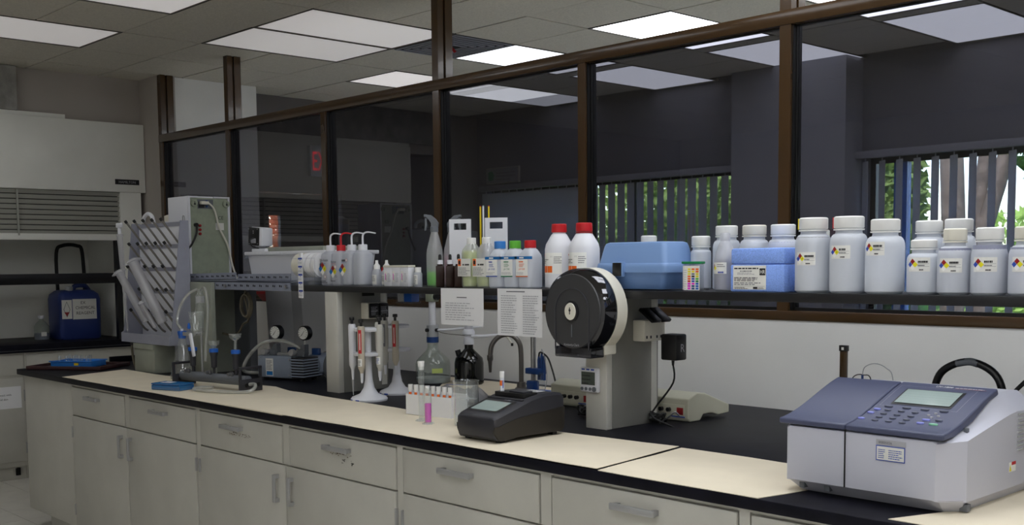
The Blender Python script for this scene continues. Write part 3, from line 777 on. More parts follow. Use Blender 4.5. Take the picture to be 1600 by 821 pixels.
wide_bottle(-1.345, RV, .0445, .178, 'plastic bottle of grey liquid with a small cream cap in the front row', cap='plastic_cream', level=.125, liq='liquid_grey', tagz=.06, seed=5, capr=.68)
wide_bottle(-1.252, RV, .0455, .178, 'plastic bottle of grey liquid with a clear ribbed cap in the front row', level=.132, liq='liquid_grey', tagz=.062, seed=6, capr=.76)
wide_bottle(-1.152, RV, .047, .178, 'plastic bottle of grey liquid with a cream cap and tilted label', cap='plastic_cream', level=.125, liq='liquid_grey', tagz=.062, seed=7, capr=.72)
wide_bottle(-1.055, RV, .047, .178, 'plastic bottle of grey liquid past the one with the tilted label', level=.125, liq='liquid_grey', tagz=.062, seed=8, capr=.72)
# back row
wide_bottle(-2.272, 3.03, .034, .181, 'slim plastic bottle half full, behind the test strip tubs', level=.08, liq='liquid_grey', capr=.92, caph=.032, shoulder=.012)
wide_bottle(-2.182, 3.05, .0455, .213, 'white wide-mouth bottle behind the clear conical bottle', level=None, capr=.80)
wide_bottle(-2.080, 3.06, .0485, .212, 'white wide-mouth bottle with a cream cap behind the foam box', cap='plastic_cream', capr=.80)
wide_bottle(-1.972, 3.06, .0485, .211, 'wide-mouth bottle of grey liquid behind the foam box', level=.155, liq='liquid_grey', capr=.80)
wide_bottle(-1.835, 3.055, .055, .19, 'round shouldered white bottle hidden behind the yellow-marked one', capr=.5, shoulder=.06)
wide_bottle(-1.730, 3.06, .045, .19, 'round shouldered white bottle hidden behind the red-marked one', capr=.5, shoulder=.06)
wide_bottle(-1.495, 3.075, .0455, .207, 'white wide-mouth bottle behind the short clear-capped one', capr=.82)
wide_bottle(-1.405, 3.07, .0465, .209, 'white wide-mouth bottle behind the small cream-capped one', capr=.82)
# small white cap peeping above the tool box
wide_bottle(-2.56, 3.105, .034, .19, 'white bottle whose cap shows above the blue tool box', capr=.82)

# clear conical wash bottle
t = thing('conical_bottle', 'clear conical plastic bottle with a label beside the foam box', 'bottle', (-2.098, 2.925, SZ))
MB().lathe([(.026, 0), (.034, .006), (.0345, .10), (.030, .125), (.018, .155), (.0135, .163)], n=28).build('body', 'pp_clear', t)
MB().lathe([(.016, .160), (.016, .182), (.013, .186)], n=20).build('cap', 'pp_clear', t)
MB().lathe([(.028, .004), (.0315, .008), (.0315, .10)], n=24).build('liquid', 'liquid_grey', t)
dc = Decal().rect(-.036, 0, .026, .036, 'paper_label', 8); dc.diamond(-.024, .018, .0155, ('red_dark', 'ink_blue', 'label_yellow', 'label_white'))
dc.lines(-.006, .022, .022, .034, 2, 'ink_grey', 5).lines(-.002, .002, .024, .014, 1, 'ink_blue', 6); dc.build('label', wrap(.0345, .056), t)

# blue foam box
t = thing('foam_box', 'speckled blue foam box with a printed white label on the shelf', 'box', (-1.945, 2.875, SZ))
MB().box(-.098, .098, 0, .132, 0, .085, .006).build('base', 'foam_blue', t)
MB().box(-.097, .097, .001, .131, .086, .135, .007).build('lid', 'foam_blue', t)
dc = Decal().rect(-.086, .008, .034, .082, 'paper_label')
dc.lines(-.082, .071, .012, .079, 1, 'ink', 21, .5).lines(-.06, .063, .005, .069, 1, 'ink_grey', 22, .5).lines(-.07, .054, .006, .062, 2, 'ink_light', 23, .5)
dc.lines(-.082, .034, .032, .048, 3, 'ink', 24, .45).lines(-.082, .022, .032, .032, 2, 'ink_grey', 25, .5).rect(-.082, .018, .030, .0186, 'ink_grey')
dc.lines(-.08, .010, -.03, .016, 2, 'ink', 26, .5).rect(-.012, .010, .004, .016, 'ink').lines(.006, .010, .03, .016, 2, 'ink_grey', 27, .5)
dc.rect(.011, .052, .032, .073, 'ink').text('HR', .0215, .0565, .012, 'paper_label', 'c', .8)
dc.build('label', front(0, 0, 0), t)

# test strip tubs
def strips(x, y, label, full):
    t = thing('test_strip_tub', label, 'test strips', (x, y, SZ))
    MB().box(-.034, .034, 0, .022, 0, .088, .003).build('tub', 'acrylic', t)
    MB().box(-.036, .036, -.002, .024, .088, .096, .002).build('lid', 'green_dark', t)
    dc = Decal().rect(-.031, .004, .031, .082, 'paper_label')
    cols = [('yellow', 'yellow', 'label_yellow', 'orange', 'orange', 'red', 'purple', 'purple', 'purple'), ('orange', 'yellow', 'ink_grey', 'ink', 'ink_blue', 'ink_blue', 'purple', 'blue_deep', 'blue_deep'), ('orange', 'orange', 'yellow', 'label_yellow', 'green_cap', 'green_dark', 'blue', 'blue', 'blue')]
    for c in range(3):
        for r_ in range(9): dc.rect(-.016 + .016 * c, .0685 - .0078 * r_, -.004 + .016 * c, .074 - .0078 * r_, cols[c][r_])
    dc.lines(-.029, .008, -.019, .074, 9, 'ink_light', 3, .3)
    dc.build('chart', front(0, 0, 0), t)
strips(-2.185, 2.866, 'green-lidded test strip tub with a full colour chart, at the shelf edge', 1)
strips(-2.206, 2.892, 'green-lidded test strip tub standing second behind the shelf edge', 1)
strips(-2.230, 2.918, 'green-lidded test strip tub farthest behind, against the blue tool box', 1)

# blue tool box
t = thing('tool_box', 'light blue plastic tool box with a black latch on the shelf', 'tool box', (-2.455, 2.875, SZ))
def rrect(w, d, r, z, n=5):
    P = []
    for cx, cy, a0 in ((w - r, d - r, 0), (-w + r, d - r, PI / 2), (-w + r, -d + r, PI), (w - r, -d + r, 3 * PI / 2)):
        for k in range(n + 1): a = a0 + PI / 2 * k / n; P.append((cx + r * math.cos(a), cy + r * math.sin(a), z))
    return P
mb = MB().loft([rrect(.132, .072, .015, .004), rrect(.136, .076, .018, .012), rrect(.148, .084, .018, .062)])
for i in range(len(mb.v)): mb.v[i] = (mb.v[i][0], mb.v[i][1] + .088, mb.v[i][2])
mb.build('base', 'toolbox_blue2', t)
mb = MB().loft([rrect(.156, .089, .018, .060), rrect(.157, .090, .018, .078), rrect(.154, .088, .018, .090), rrect(.152, .086, .018, .092)])
for i in range(len(mb.v)): mb.v[i] = (mb.v[i][0], mb.v[i][1] + .088, mb.v[i][2])
mb.build('rim', 'toolbox_blue', t)
mb = MB().loft([rrect(.150, .084, .018, .090), rrect(.138, .072, .02, .150), rrect(.134, .068, .02, .160), rrect(.124, .058, .02, .164)])
for i in range(len(mb.v)): mb.v[i] = (mb.v[i][0], mb.v[i][1] + .088, mb.v[i][2])
mb.build('lid', 'toolbox_blue', t)
MB().box(-.068, -.022, -.012, .006, .046, .096, .003).build('latch_frame', 'toolbox_blue', t)
MB().box(-.064, -.026, -.016, -.010, .048, .094, .002).build('latch', 'plastic_black', t)

# two tall red-capped bottles
def redbottle(x, y, r, label, seed, seal):
    t = thing('reagent_bottle', label, 'bottle', (x, y, SZ))
    MB().lathe([(r - .006, 0), (r, .006), (r, .145), (r * .93, .163), (r * .55, .198), (r * .45, .203), (r * .45, .215)], n=32).build('body', 'plastic_white', t)
    MB().lathe([(r * .52, .207), (r * .54, .209), (r * .52, .236), (r * .48, .238)], n=36).build('cap', 'red', t)
    if seal: MB().lathe([(r * .55, .201), (r * .55, .206)], n=28).build('seal_ring', 'red_dark', t)
    dc = Decal().rect(-.06, .055, .05, .132, 'label_white', 12)
    dc.lines(-.052, .121, -.030, .129, 1, 'ink_red', seed, .8).text('1 l', .005, .115, .006, 'ink')
    dc.lines(-.054, .094, -.004, .112, 3, 'ink', seed, .4).lines(.02, .094, .05, .122, 4, 'ink_grey', seed + 1, .4)
    for k in range(3): dc.rect(-.056 + .024 * k, .060, -.034 + .024 * k, .084, 'orange', 2)
    dc.poly([(-.049, .066), (-.041, .066), (-.041, .074), (-.045, .079), (-.049, .074)], 'ink')
    dc.build('label', wrap(r, 0), t)
redbottle(-2.845, 2.935, .053, 'tall white bottle with a plain red cap, next to the small capped bottles', 31, False)
redbottle(-2.715, 2.93, .056, 'tall white bottle with a red cap and red seal ring, next to the tool box', 32, True)
# three buffer bottles
def buffer_bottle(x, capm, ink, label, seed, pH):
    r = .039
    t = thing('buffer_bottle', label, 'bottle', (x, 2.915, SZ))
    MB().lathe([(r - .006, 0), (r, .006), (r, .112), (r * .94, .126), (r * .62, .146), (r * .50, .150), (r * .50, .158)], n=28, sq=3.2).build('body', 'hdpe', t)
    MB().lathe([(r * .56, .152), (r * .58, .154), (r * .57, .179), (r * .52, .181)], n=32).build('cap', capm, t)
    dc = Decal().rect(-.044, .110, .05, .121, 'label_blue').rect(-.038, .048, .026, .110, 'label_white')
    dc.rect(-.02, .113, .004, .118, 'label_white').lines(-.022, .098, .008, .105, 1, ink, seed + 5, .7).lines(-.02, .082, .008, .096, 3, ink, seed, .4).text(pH, -.006, .070, .007, ink, 'c').rect(-.038, .044, .026, .0475, ink)
    dc.lines(-.034, .054, .02, .064, 2, 'ink_light', seed + 3, .4)
    dc.build('label', front(0, -r - .0005, 0), t)
buffer_bottle(-3.145, 'blue_cap', 'ink_blue', 'small square white bottle with a blue cap', 41, 'pH 10.00')
buffer_bottle(-3.060, 'green_cap', 'green_dark', 'small square white bottle with a green cap', 42, 'pH 7.00')
buffer_bottle(-2.977, 'red', 'orange', 'small square white bottle with a red cap', 43, 'pH 4.00')
# two hazard-labelled bottles
def hazbottle(x, lev, liq, label, seed):
    r = .037
    t = thing('reagent_bottle', label, 'bottle', (x, 2.915, SZ))
    MB().lathe([(r - .006, 0), (r, .006), (r, .135), (r * .92, .15), (r * .5, .172), (r * .42, .178)], n=28, sq=2.6).build('body', 'pp_thin', t)
    MB().lathe([(r * .48, .172), (r * .50, .174), (r * .49, .196), (r * .44, .198)], n=28).build('cap', 'plastic_cap', t)
    MB().lathe([(r - .008, .004), (r - .004, .008), (r - .004, lev)], n=24, sq=2.6).build('liquid', liq, t)
    dc = Decal().rect(-.042, .045, .036, .115, 'paper_label')
    dc.rect(-.040, .086, -.022, .114, 'orange').poly([(-.036, .092), (-.026, .092), (-.025, .104), (-.031, .110), (-.037, .104)], 'ink')
    dc.lines(-.012, .088, .0, .096, 1, 'ink', seed + 7, .8).lines(.002, .088, .03, .096, 1, 'ink', seed, .8).lines(-.038, .05, .032, .083, 6, 'ink_grey', seed + 1, .4)
    dc.build('label', front(0, -r - .0005, 0), t)
hazbottle(-3.312, .145, 'liquid_yellowgreen', 'bottle of yellow-green liquid with an orange hazard label', 51)
hazbottle(-3.222, .042, 'liquid_yellowgreen', 'nearly empty bottle with an orange hazard label, beside the blue-capped one', 53)
# amber droppers
for x, y, lb in ((-3.482, 2.892, 'square amber dropper bottle beside the green spray bottle'), (-3.418, 2.892, 'square amber dropper bottle, middle of the three'), (-3.366, 2.892, 'square amber dropper bottle beside the yellow-green bottle')):
    t = thing('dropper_bottle', lb, 'bottle', (x, y, SZ), .88)
    MB().box(-.0175, .0175, -.0175, .0175, 0, .088, .004).lathe([(.012, .086), (.012, .096)], n=16).build('body', 'amber', t)
    MB().lathe([(.0125, .094), (.0125, .110), (.009, .111)], n=20).build('collar', 'plastic_white', t)
    MB().lathe([(.0065, .110), (.0065, .128), (.004, .134)], n=14).build('bulb', 'rubber_black', t)
t = thing('sample_vial', 'small amber vial with a grey label behind the dropper bottles', 'vial', (-3.335, 2.915, SZ))
MB().cyl(0, 0, 0, .075, .013).cyl(0, 0, .075, .085, .010).build('body', 'amber', t)
Decal().rect(-.008, .01, .012, .065, 'ink_grey', 4).lines(-.006, .012, .010, .06, 7, 'ink_light', 2).build('label', wrap(.013, 0), t)
# spray bottles
def spray(x, y, rz, liq, lev, label):
    t = thing('spray_bottle', label, 'spray bottle', (x, y, SZ), rz)
    MB().lathe([(.030, 0), (.035, .006), (.035, .135), (.033, .155), (.022, .20), (.0155, .225), (.014, .232)], n=28).build('body', 'pp_thin', t)
    MB().lathe([(.028, .003), (.0325, .008), (.0325, lev)], n=24).build('liquid', liq, t)
    MB().lathe([(.017, .230), (.017, .252), (.013, .255)], n=20).build('collar', 'grey_plastic_dark', t)
    MB().prism([(.016, .250), (.018, .268), (.006, .285), (-.015, .302), (-.036, .304), (-.040, .296), (-.024, .284), (-.013, .268), (-.013, .250)], 'y', -.010, .010).build('head', 'grey_plastic_dark', t, bevel=.002)
    MB().prism([(-.026, .288), (-.032, .282), (-.030, .26), (-.036, .238), (-.042, .236), (-.040, .26), (-.040, .290)], 'y', -.006, .006).build('trigger', 'grey_plastic_dark', t, bevel=.0015)
    MB().lathe([(.006, 0), (.006, .012)], -.044, 0, .299, 12, axis='x').build('nozzle', 'grey_plastic_dark', t)
spray(-3.628, 2.985, .62, 'liquid_green', .062, 'clear spray bottle holding bright green liquid')
spray(-3.640, 3.09, .62 + PI, 'liquid_pink', .13, 'clear spray bottle of pink liquid with its trigger turned away')
# white racks with handle slots
for x, y, lb in ((-3.478, 3.0, 'tall white board with a handle slot behind the dropper bottles'), (-3.290, 3.03, 'tall white board with a handle slot beside the yellow rods')):
    t = thing('pipette_rack', lb, 'rack', (x, y, SZ), .62)
    w = .046
    MB().box(-w, w, -.004, .004, 0, .235).box(-w, w, -.004, .004, .262, .279).box(-w, -.027, -.004, .004, .235, .262).box(.027, w, -.004, .004, .235, .262).build('upright', 'plastic_white', t, smooth=0)
    MB().box(-w, w, -.022, .022, 0, .004).build('foot', 'plastic_white', t, smooth=0)
for x, y, m_, lb in ((-3.435, 3.075, 'yellow_tick', 'yellow rod standing nearest the first white board'), (-3.412, 3.07, 'grey_pale', 'silver rod standing beside the yellow rods'), (-3.400, 3.09, 'yellow_tick', 'yellow rod rising in front of the second white board')):
    t = thing('thermometer', lb, 'thermometer', (x, y, SZ))
    MB().tube([(0, 0, .001), (0, 0, .33)], .0035, 8).build('stem', m_, t)
    MB().lathe([(.0035, .33), (.003, .334)], n=8).build('tip', 'ink_red' if m_ == 'yellow_tick' else 'grey_plastic', t)
# tubs and little bottles
for k, (x, lb) in enumerate(((-3.83, 'white test tub beside the pair of dropper caps'), (-3.775, 'white test tub in the middle of the row of three'), (-3.715, 'white test tub beside the small white bottle'))):
    t = thing('test_tub', lb, 'tub', (x, 2.905, SZ))
    MB().box(-.029, .029, -.018, .018, 0, .085, .004).build('body', 'plastic_white', t)
    MB().box(-.031, .031, -.020, .020, .083, .091, .002).build('lid', 'plastic_cream', t)
    Decal().rect(-.02, .02, -.006, .065, 'paper_label').rect(-.017, .028, -.013, .056, 'purple').rect(-.010, .024, -.008, .05, 'ink_grey').lines(0, .02, .022, .06, 7, 'ink_light', k).build('print', front(0, -.018, 0), t)
for x, y, h, lb in ((-3.655, 2.915, .082, 'small white bottle with a printed label beside the tubs'),):
    t = thing('small_bottle', lb, 'bottle', (x, y, SZ))
    MB().lathe([(.017, 0), (.018, .003), (.018, .055), (.013, .062)], n=20).build('body', 'ldpe', t)
    MB().lathe([(.0135, .060), (.0135, h)], n=20).build('cap', 'plastic_cap', t)
    Decal().rect(-.016, .01, .014, .05, 'paper_label', 4).lines(-.014, .012, .012, .048, 6, 'ink_grey', 3).build('label', wrap(.018, 0), t)
for x, y, lb in ((-3.965, 2.93, 'small dropper-tip bottle beside the large wash bottle'), (-3.900, 2.935, 'small dropper-tip bottle beside the white tubs')):
    t = thing('dropper_bottle', lb, 'bottle', (x, y, SZ))
    MB().lathe([(.021, 0), (.022, .003), (.022, .062), (.014, .076)], n=20).build('body', 'ldpe', t)
    MB().lathe([(.0145, .074), (.0145, .090), (.007, .100), (.006, .114)], n=18).build('cap', 'plastic_cap', t)
    Decal().rect(-.018, .008, .018, .05, 'paper_label', 4).lines(-.016, .022, .014, .048, 5, 'ink_grey', 9).build('label', wrap(.022, 0), t)
t = thing('small_bottle', 'tiny white bottle with a red tip and band, half hidden behind the dropper-tip bottle', 'bottle', (-4.00, 2.985, SZ))
MB().lathe([(.015, 0), (.015, .05), (.008, .058)], n=16).build('body', 'ldpe', t)
MB().lathe([(.0085, .056), (.0085, .062), (.003, .066), (.003, .082)], n=12).build('tip', 'red', t)
# wash bottles
def wash(x, capm, tubem, label, deco, level=None):
    r = .0405
    t = thing('wash_bottle', label, 'wash bottle', (x, 2.925, SZ))
    MB().lathe([(r - .006, 0), (r, .007), (r, .135), (r * .93, .147), (r * .55, .157), (r * .46, .160)], n=28, sq=2.8).build('body', 'ldpe', t)
    if level: MB().lathe([(r - .01, .004), (r - .004, .009), (r - .004, level)], n=24, sq=2.8).build('liquid', 'liquid_grey2', t)
    MB().lathe([(.0205, .157), (.0205, .184), (.017, .186)], n=26).build('cap', capm, t)
    MB().tube([(0, 0, .185), (0, 0, .222), (.008, .004, .236), (.028, .012, .240), (.062, .026, .234)], .0048, 8, r1=.003).build('spout', tubem, t)
    dc = Decal()
    if deco == 'ethyl':
        dc.text('Ethyl Acetate', -.030, .112, .012, 'ink', 'l', .72).lines(-.012, .10, .02, .106, 1, 'label_blue', 3).diamond(-.008, .078, .032, ('red_dark', 'label_blue', 'label_yellow', 'label_white'), ('3', '2', '0')).lines(-.03, .046, -.01, .058, 3, 'ink_grey', 4).lines(-.026, .012, .03, .026, 2, 'ink', 5)
        dc.diamond(.012, .040, .010, ('ink_red', 'ink_red', 'ink_red', 'ink_red')).diamond(.012, .040, .0085, ('label_white',) * 4)
    if deco == 'acetone':
        dc.text('Acetone', -.026, .104, .012, 'ink', 'l', .72).rect(-.026, .100, .012, .1012, 'ink_red').diamond(-.010, .064, .030, ('red_dark', 'label_blue', 'label_yellow', 'label_white'), ('3', '1', '0')).diamond(.010, .086, .011, ('ink_red',) * 4).diamond(.010, .086, .0095, ('label_white',) * 4).lines(.006, .038, .028, .050, 4, 'ink_grey', 6).lines(-.026, .020, .016, .027, 1, 'ink', 7)
    if deco == 'methanol':
        dc.lines(-.024, .110, .008, .120, 1, 'ink', 4, .9).rect(-.026, .106, .012, .1072, 'label_blue').diamond(-.018, .072, .030, ('red_dark', 'label_blue', 'label_yellow', 'label_white'), ('3', '1', '0')).diamond(.014, .116, .009, ('ink_red',) * 4).diamond(.014, .116, .0075, ('label_white',) * 4)
    if deco: dc.build('print', front(0, -r - .0004, 0), t)
wash(-4.315, 'plastic_white', 'plastic_white', 'square wash bottle marked Ethyl Acetate with a white spout', 'ethyl')
wash(-4.230, 'red', 'red', 'square wash bottle marked Acetone with a red cap and spout', 'acetone')
wash(-4.145, 'plastic_white', 'plastic_white', 'square wash bottle with a cut-off yellow diamond and white spout', 'methanol', .028)
wash(-4.060, 'plastic_white', 'plastic_white', 'unmarked square wash bottle with a white spout', None, .115)
# label roll dispenser
t = thing('label_dispenser', 'clear acrylic stand holding rolls of printed labels on the shelf end', 'label dispenser', (-4.47, 2.87, SZ))
MB().box(-.10, .10, 0, .004, 0, .13).box(-.10, .10, .10, .104, 0, .13).box(-.10, .10, 0, .10, 0, .004).box(-.10, -.096, 0, .10, 0, .06).box(.096, .10, 0, .10, 0, .06).build('stand', 'acrylic', t, smooth=0)
MB().tube([(-.11, .05, .095), (.102, .05, .095)], .008, 10).build('spindle', 'plastic_white', t)
for x0, x1, m_ in ((-.088, -.03, 'plastic_cream'), (-.022, .026, 'paper'), (.036, .07, 'paper'), (.078, .10, 'paper')):
    MB().lathe([(.02, x0), (.058, x0), (.058, x1), (.02, x1)], 0, .05, .095, 32, axis='x', cap=False).build('label_roll', m_, t)
st = MB().box(-.022, .020, -.012, -.011, -.06, .13).build('label_strip', 'paper', t, smooth=0)
dc = Decal()
for k in range(5): z = -.052 + .038 * k; dc.rect(-.018, z + .022, .016, z + .030, 'ink_blue').poly([(-.004, z + .020), (.004, z + .020), (0, z + .014)], 'ink_blue').lines(-.018, z + .002, .016, z + .011, 2, 'ink_light', k)
dc.build('print', front(0, -.012, 0), st)
MB().box(-.012, .006, -.0115, .0, .12, .153).build('leader', 'paper', t, smooth=0)

# ================================================================== STEEL ANGLE SHELF, BATH, PURIFIER, RACK (bench end)
def angle_bar(name, label, p0, length, rz, tilt, w, up, holes, wz=.04):
    t = thing(name, label, 'angle bar', p0, rz)
    mb = MB().box(0, length, 0, .003, 0, wz)
    mb.box(0, length, 0, w, (wz - .003 if up else 0), (wz if up else .003))
    mb.rot('Y', tilt); mb.build('flanges', 'angle_steel', t, smooth=0)
    h = MB(); n = int(length / holes)
    for k in range(n):
        x = holes * (k + .5)
        h.box(x - .010, x - .002, -.0012, .0005, wz * .42, wz * .66); h.box(x + .005, x + .012, -.0012, .0005, wz * .40, wz * .62)
    h.rot('Y', tilt); h.build('slots', 'void', t, smooth=0)
    return t
a1 = angle_bar('angle_bar', 'slotted steel angle bolted level along the front of the steel deck', (-5.36, 2.856, 1.372), .80, 0, 0, .04, True, .062, .042)
MB().lathe([(.009, -.012), (.009, 0)], .19, 0, .02, 10, axis='y').build('bolt', 'steel', a1); MB().lathe([(.009, -.012), (.009, 0)], .775, 0, .02, 10, axis='y').build('bolt', 'steel', a1)
angle_bar('angle_bar', 'slotted steel angle lying loose and tilted on the deck, farther from the wash bottles', (-5.63, 2.862, 1.4165), .55, .0, -.016, .035, False, .055, .036)
angle_bar('angle_bar', 'slotted steel angle lying loose on the deck in front of the white bath', (-5.08, 2.872, 1.4165), .50, .0, -.006, .035, False, .055, .036)
angle_bar('angle_bar', 'slotted steel angle on edge behind the label rolls', (-4.42, 3.05, SZ + .0005), .25, .0, 0, .03, False, .055, .045)
t = thing('steel_deck', 'grey steel deck plate carrying the white bath and the green-backed unit', 'shelf', (0, 0, 0))
MB().box(-6.12, -4.57, 2.90, 3.34, 1.4005, 1.4155).box(-5.36, -4.57, 3.0, 3.03, 1.372, 1.4005).box(-5.36, -4.57, 3.29, 3.32, 1.372, 1.4005).build('plate', 'angle_steel', t, smooth=0)
t = thing('deck_support', 'grey green steel upright plate holding the end of the steel deck', 'shelf support', (-5.42, 2.83, BT))
MB().box(-.13, .13, 0, .024, 0, .50, .002).build('front_plate', 'plate_grey', t)
MB().box(-.13, .06, .26, .29, 0, .49, .002).build('rear_plate', 'grey_plastic_dark', t)
MB().box(-.12, -.09, .024, .26, 0, .46).build('rib', 'plate_grey', t, smooth=0)
MB().box(.06, .075, .255, .30, 0, .49).build('rear_post', 'grey_plastic_dark', t, smooth=0)
t = thing('deck_support', 'grey steel post under the far end of the steel deck', 'shelf support', (-6.06, 3.25, BT))
MB().box(-.03, .03, -.03, .03, 0, .49).build('post', 'grey_plastic_dark', t, smooth=0)
MB().box(-.05, .05, -.05, .05, 0, .006).build('foot', 'grey_plastic_dark', t, smooth=0)
# white bath with rim, lid and display
t = thing('water_bath', 'pale grey laboratory bath tank with a rimmed top on the steel deck', 'water bath', (-4.82, 2.99, 1.4165))
mb = MB()
rg = lambda w, d, z: [(-w, 0 + (.15 - d), z), (w, .15 - d, z), (w, .15 + d, z), (-w, .15 + d, z)]
mb.loft([rg(.345, .135, 0), rg(.36, .15, .135)]); mb.build('tank', 'grey_pale', t, bevel=.006)
MB().box(-.375, .375, -.012, .312, .132, .150, .004).build('rim', 'grey_pale', t)
MB().box(-.24, .30, .03, .28, .150, .172, .006).build('lid', 'plate_grey', t)
MB().lathe([(.008, -.026), (.008, -.010)], -.345, 0, .118, 10, axis='y').build('drain_knob', 'grey_plastic_dark', t)
for k in range(8): MB().box(-.27 + .035 * k, -.25 + .035 * k, -.013, -.010, .137, .145).build('rim_slot', 'plastic_white', t, smooth=0)
d_ = MB().box(-.335, -.205, .01, .07, .150, .166, .003).build('bracket', 'plastic_white', t)
hd = thing('bath_controller', 'white controller box with a black back plate above the bath', 'controller', (-5.15, 3.02, 1.5845), .12)
mb = MB().box(-.045, .06, -.004, .07, .014, .112, .010); mb.rot('Y', .08, (0, 0, .05)); mb.build('housing', 'plastic_white', hd)
mb = MB().box(-.048, .040, -.008, -.003, .016, .110, .003); mb.rot('Y', .08, (0, 0, .05)); mb.build('back_plate', 'plastic_black', hd)
Decal().rect(-.026, .028, .016, .052, 'ink_light').lines(-.024, .03, .014, .05, 3, 'ink_grey', 3).rect(-.006, .088, .000, .094, 'ink_light').rect(-.006, .078, .000, .084, 'ink_light').build('plate_label', front(0, -.0085, 0), hd)
for sx, sz in ((-.040, .104), (.032, .100), (-.040, .026), (.030, .024)): MB().lathe([(.003, -.011), (.003, -.008)], sx, 0, sz, 8, axis='y').build('screw', 'steel', hd)
MB().tube([(.0, -.008, .055), (-.004, -.03, .045), (.012, -.03, .012), (.03, .0, .0)], .004, 6).build('cable', 'rubber_black', hd)
MB().box(-.02, .02, .015, .05, 0, .016).build('neck', 'grey_plastic', hd, smooth=0)
# green backed unit
t = thing('water_purifier', 'tall white instrument turned to show its grey green back panel', 'instrument', (-5.925, 3.11, 1.4165))
MB().box(-.125, .113, -.13, .13, 0, .475, .004).build('case', 'plastic_white', t)
MB().box(.110, .118, -.118, .118, .008, .466).build('back_panel', 'green_grey', t, smooth=0)
MB().box(.112, .1255, -.13, -.118, 0, .475).box(.112, .1255, .118, .13, 0, .475).box(.112, .1255, -.118, -.07, .467, .475).box(.112, .1255, .03, .118, .467, .475).build('edge_flange', 'plastic_white', t, smooth=0)
MB().box(.1175, .120, -.112, -.018, .235, .335).build('socket_plate', 'green_grey', t, smooth=0)
for y in (-.095, .105): MB().lathe([(.020, .118), (.020, .134), (.017, .136)], 0, y, .435, 18, axis='x').build('hanger_boss', 'green_grey', t)
Decal().poly([(-.095 + .006 * math.cos(a), .430 + .006 * math.sin(a)) for a in [k * PI / 5 for k in range(10)]], 'ink').rect(-.097, .428, -.093, .445, 'ink').poly([(.105 + .006 * math.cos(a), .430 + .006 * math.sin(a)) for a in [k * PI / 5 for k in range(10)]], 'ink').rect(.103, .428, .107, .445, 'ink').build('keyholes', side(.1365, 0, 0), t)
MB().box(.1175, .1195, -.070, .028, .405, .458).build('plug_recess', 'grey_plastic_dark', t, smooth=0)
MB().box(.119, .124, -.064, -.030, .410, .445).build('inlet', 'plastic_black', t, smooth=0)
MB().box(.119, .150, -.060, -.012, .428, .446, .004).build('plug', 'plastic_cream', t)
for z in (.418, .448): MB().lathe([(.006, .119), (.006, .124)], 0, -.014, z, 10, axis='x').build('fuse', 'blue_deep', t)
MB().tube([(.14, -.014, .437), (.145, .02, .40), (.14, .05, .30), (.14, .10, .20), (.14, .128, .08), (.15, .15, .004)], .0055, 8).build('mains_cable', 'plastic_cream', t)
for z in (.262, .285, .308): MB().lathe([(.008, .120), (.008, .130), (.006, .132)], 0, -.062, z, 12, axis='x').build('terminal', 'red_dark', t)
MB().lathe([(.011, .120), (.011, .140)], 0, -.088, .312, 12, axis='x').build('signal_plug', 'plastic_black', t)
MB().tube([(.14, -.088, .308), (.145, -.096, .26), (.14, -.125, .20), (.13, -.15, .17)], .006, 8).build('signal_cable', 'rubber_black', t)
Decal().text('CE', .056, .345, .020, 'ink').rect(.040, .285, .092, .325, 'paper_label').build('marks', side(.118, 0, 0), t)
MB().lathe([(.018, .118), (.018, .126), (.012, .128)], 0, .012, .04, 16, axis='x').box(.126, .134, -.018 + .012, .018 + .012, .036, .044).build('rating_knob', 'green_grey', t)
# white filter canisters beside it
for x, y, lb in ((-6.30, 3.20, 'white filter canister beside the purifier, half hidden'), (-6.42, 3.20, 'white filter canister farther from the purifier')):
    t = thing('filter_canister', lb, 'canister', (x, y, BT))
    MB().lathe([(.05, 0), (.055, .01), (.055, .86)], n=20).build('body', 'plastic_white', t)
    MB().lathe([(.058, .86), (.058, .895), (.03, .905), (.012, .915)], n=20).build('lid', 'plastic_cream', t)
# drying rack on pedestal
t = thing('rack_pedestal', 'grey steel box under the peg drying rack', 'pedestal', (-5.80, 2.70, BT))
MB().box(-.15, .10, 0, .12, 0, .158, .004).build('box', 'plate_grey', t)
MB().box(-.15, .10, -.006, 0, .13, .158).build('flange', 'plate_grey', t, smooth=0)
t = thing('drying_rack', 'grey blue drying rack with white back board and black tipped pegs', 'drying rack', (-5.815, 2.83, 1.07))
W = .295
MB().box(-W + .02, W - .004, -.012, 0, .03, .66, .002).build('back_board', 'plastic_white', t)
for z in (.16, .285, .41, .535, .655): MB().box(-W + .004, W - .004, -.016, -.012, z - .011, z + .011).build('cross_rail', 'grey_blue', t, smooth=0)
for s in (-1, 1):
    x = s * W
    MB().prism([(-.13, 0), (.003, 0), (.003, .67), (-.045, .67), (-.115, .06), (-.13, .05)], 'x', x - .002, x + .002).build('side_panel', 'grey_blue', t, smooth=0)
    for z in (.10, .25, .40, .52, .62): MB().lathe([(.003, x - .005), (.003, x + .005)], 0, -.02, z, 8, axis='x').build('rivet', 'steel_dull', t)
MB().prism([(-.13, 0), (0, 0), (0, .004), (-.127, .004), (-.127, .052), (-.13, .052)], 'x', -W + .002, W - .002).build('drip_trough', 'grey_blue', t, smooth=0)
MB().tube([(.25, -.005, .66), (.25, -.005, .69), (.262, -.005, .70), (.272, -.005, .69), (.272, -.005, .66)], .003, 6).build('hook', 'steel', t)
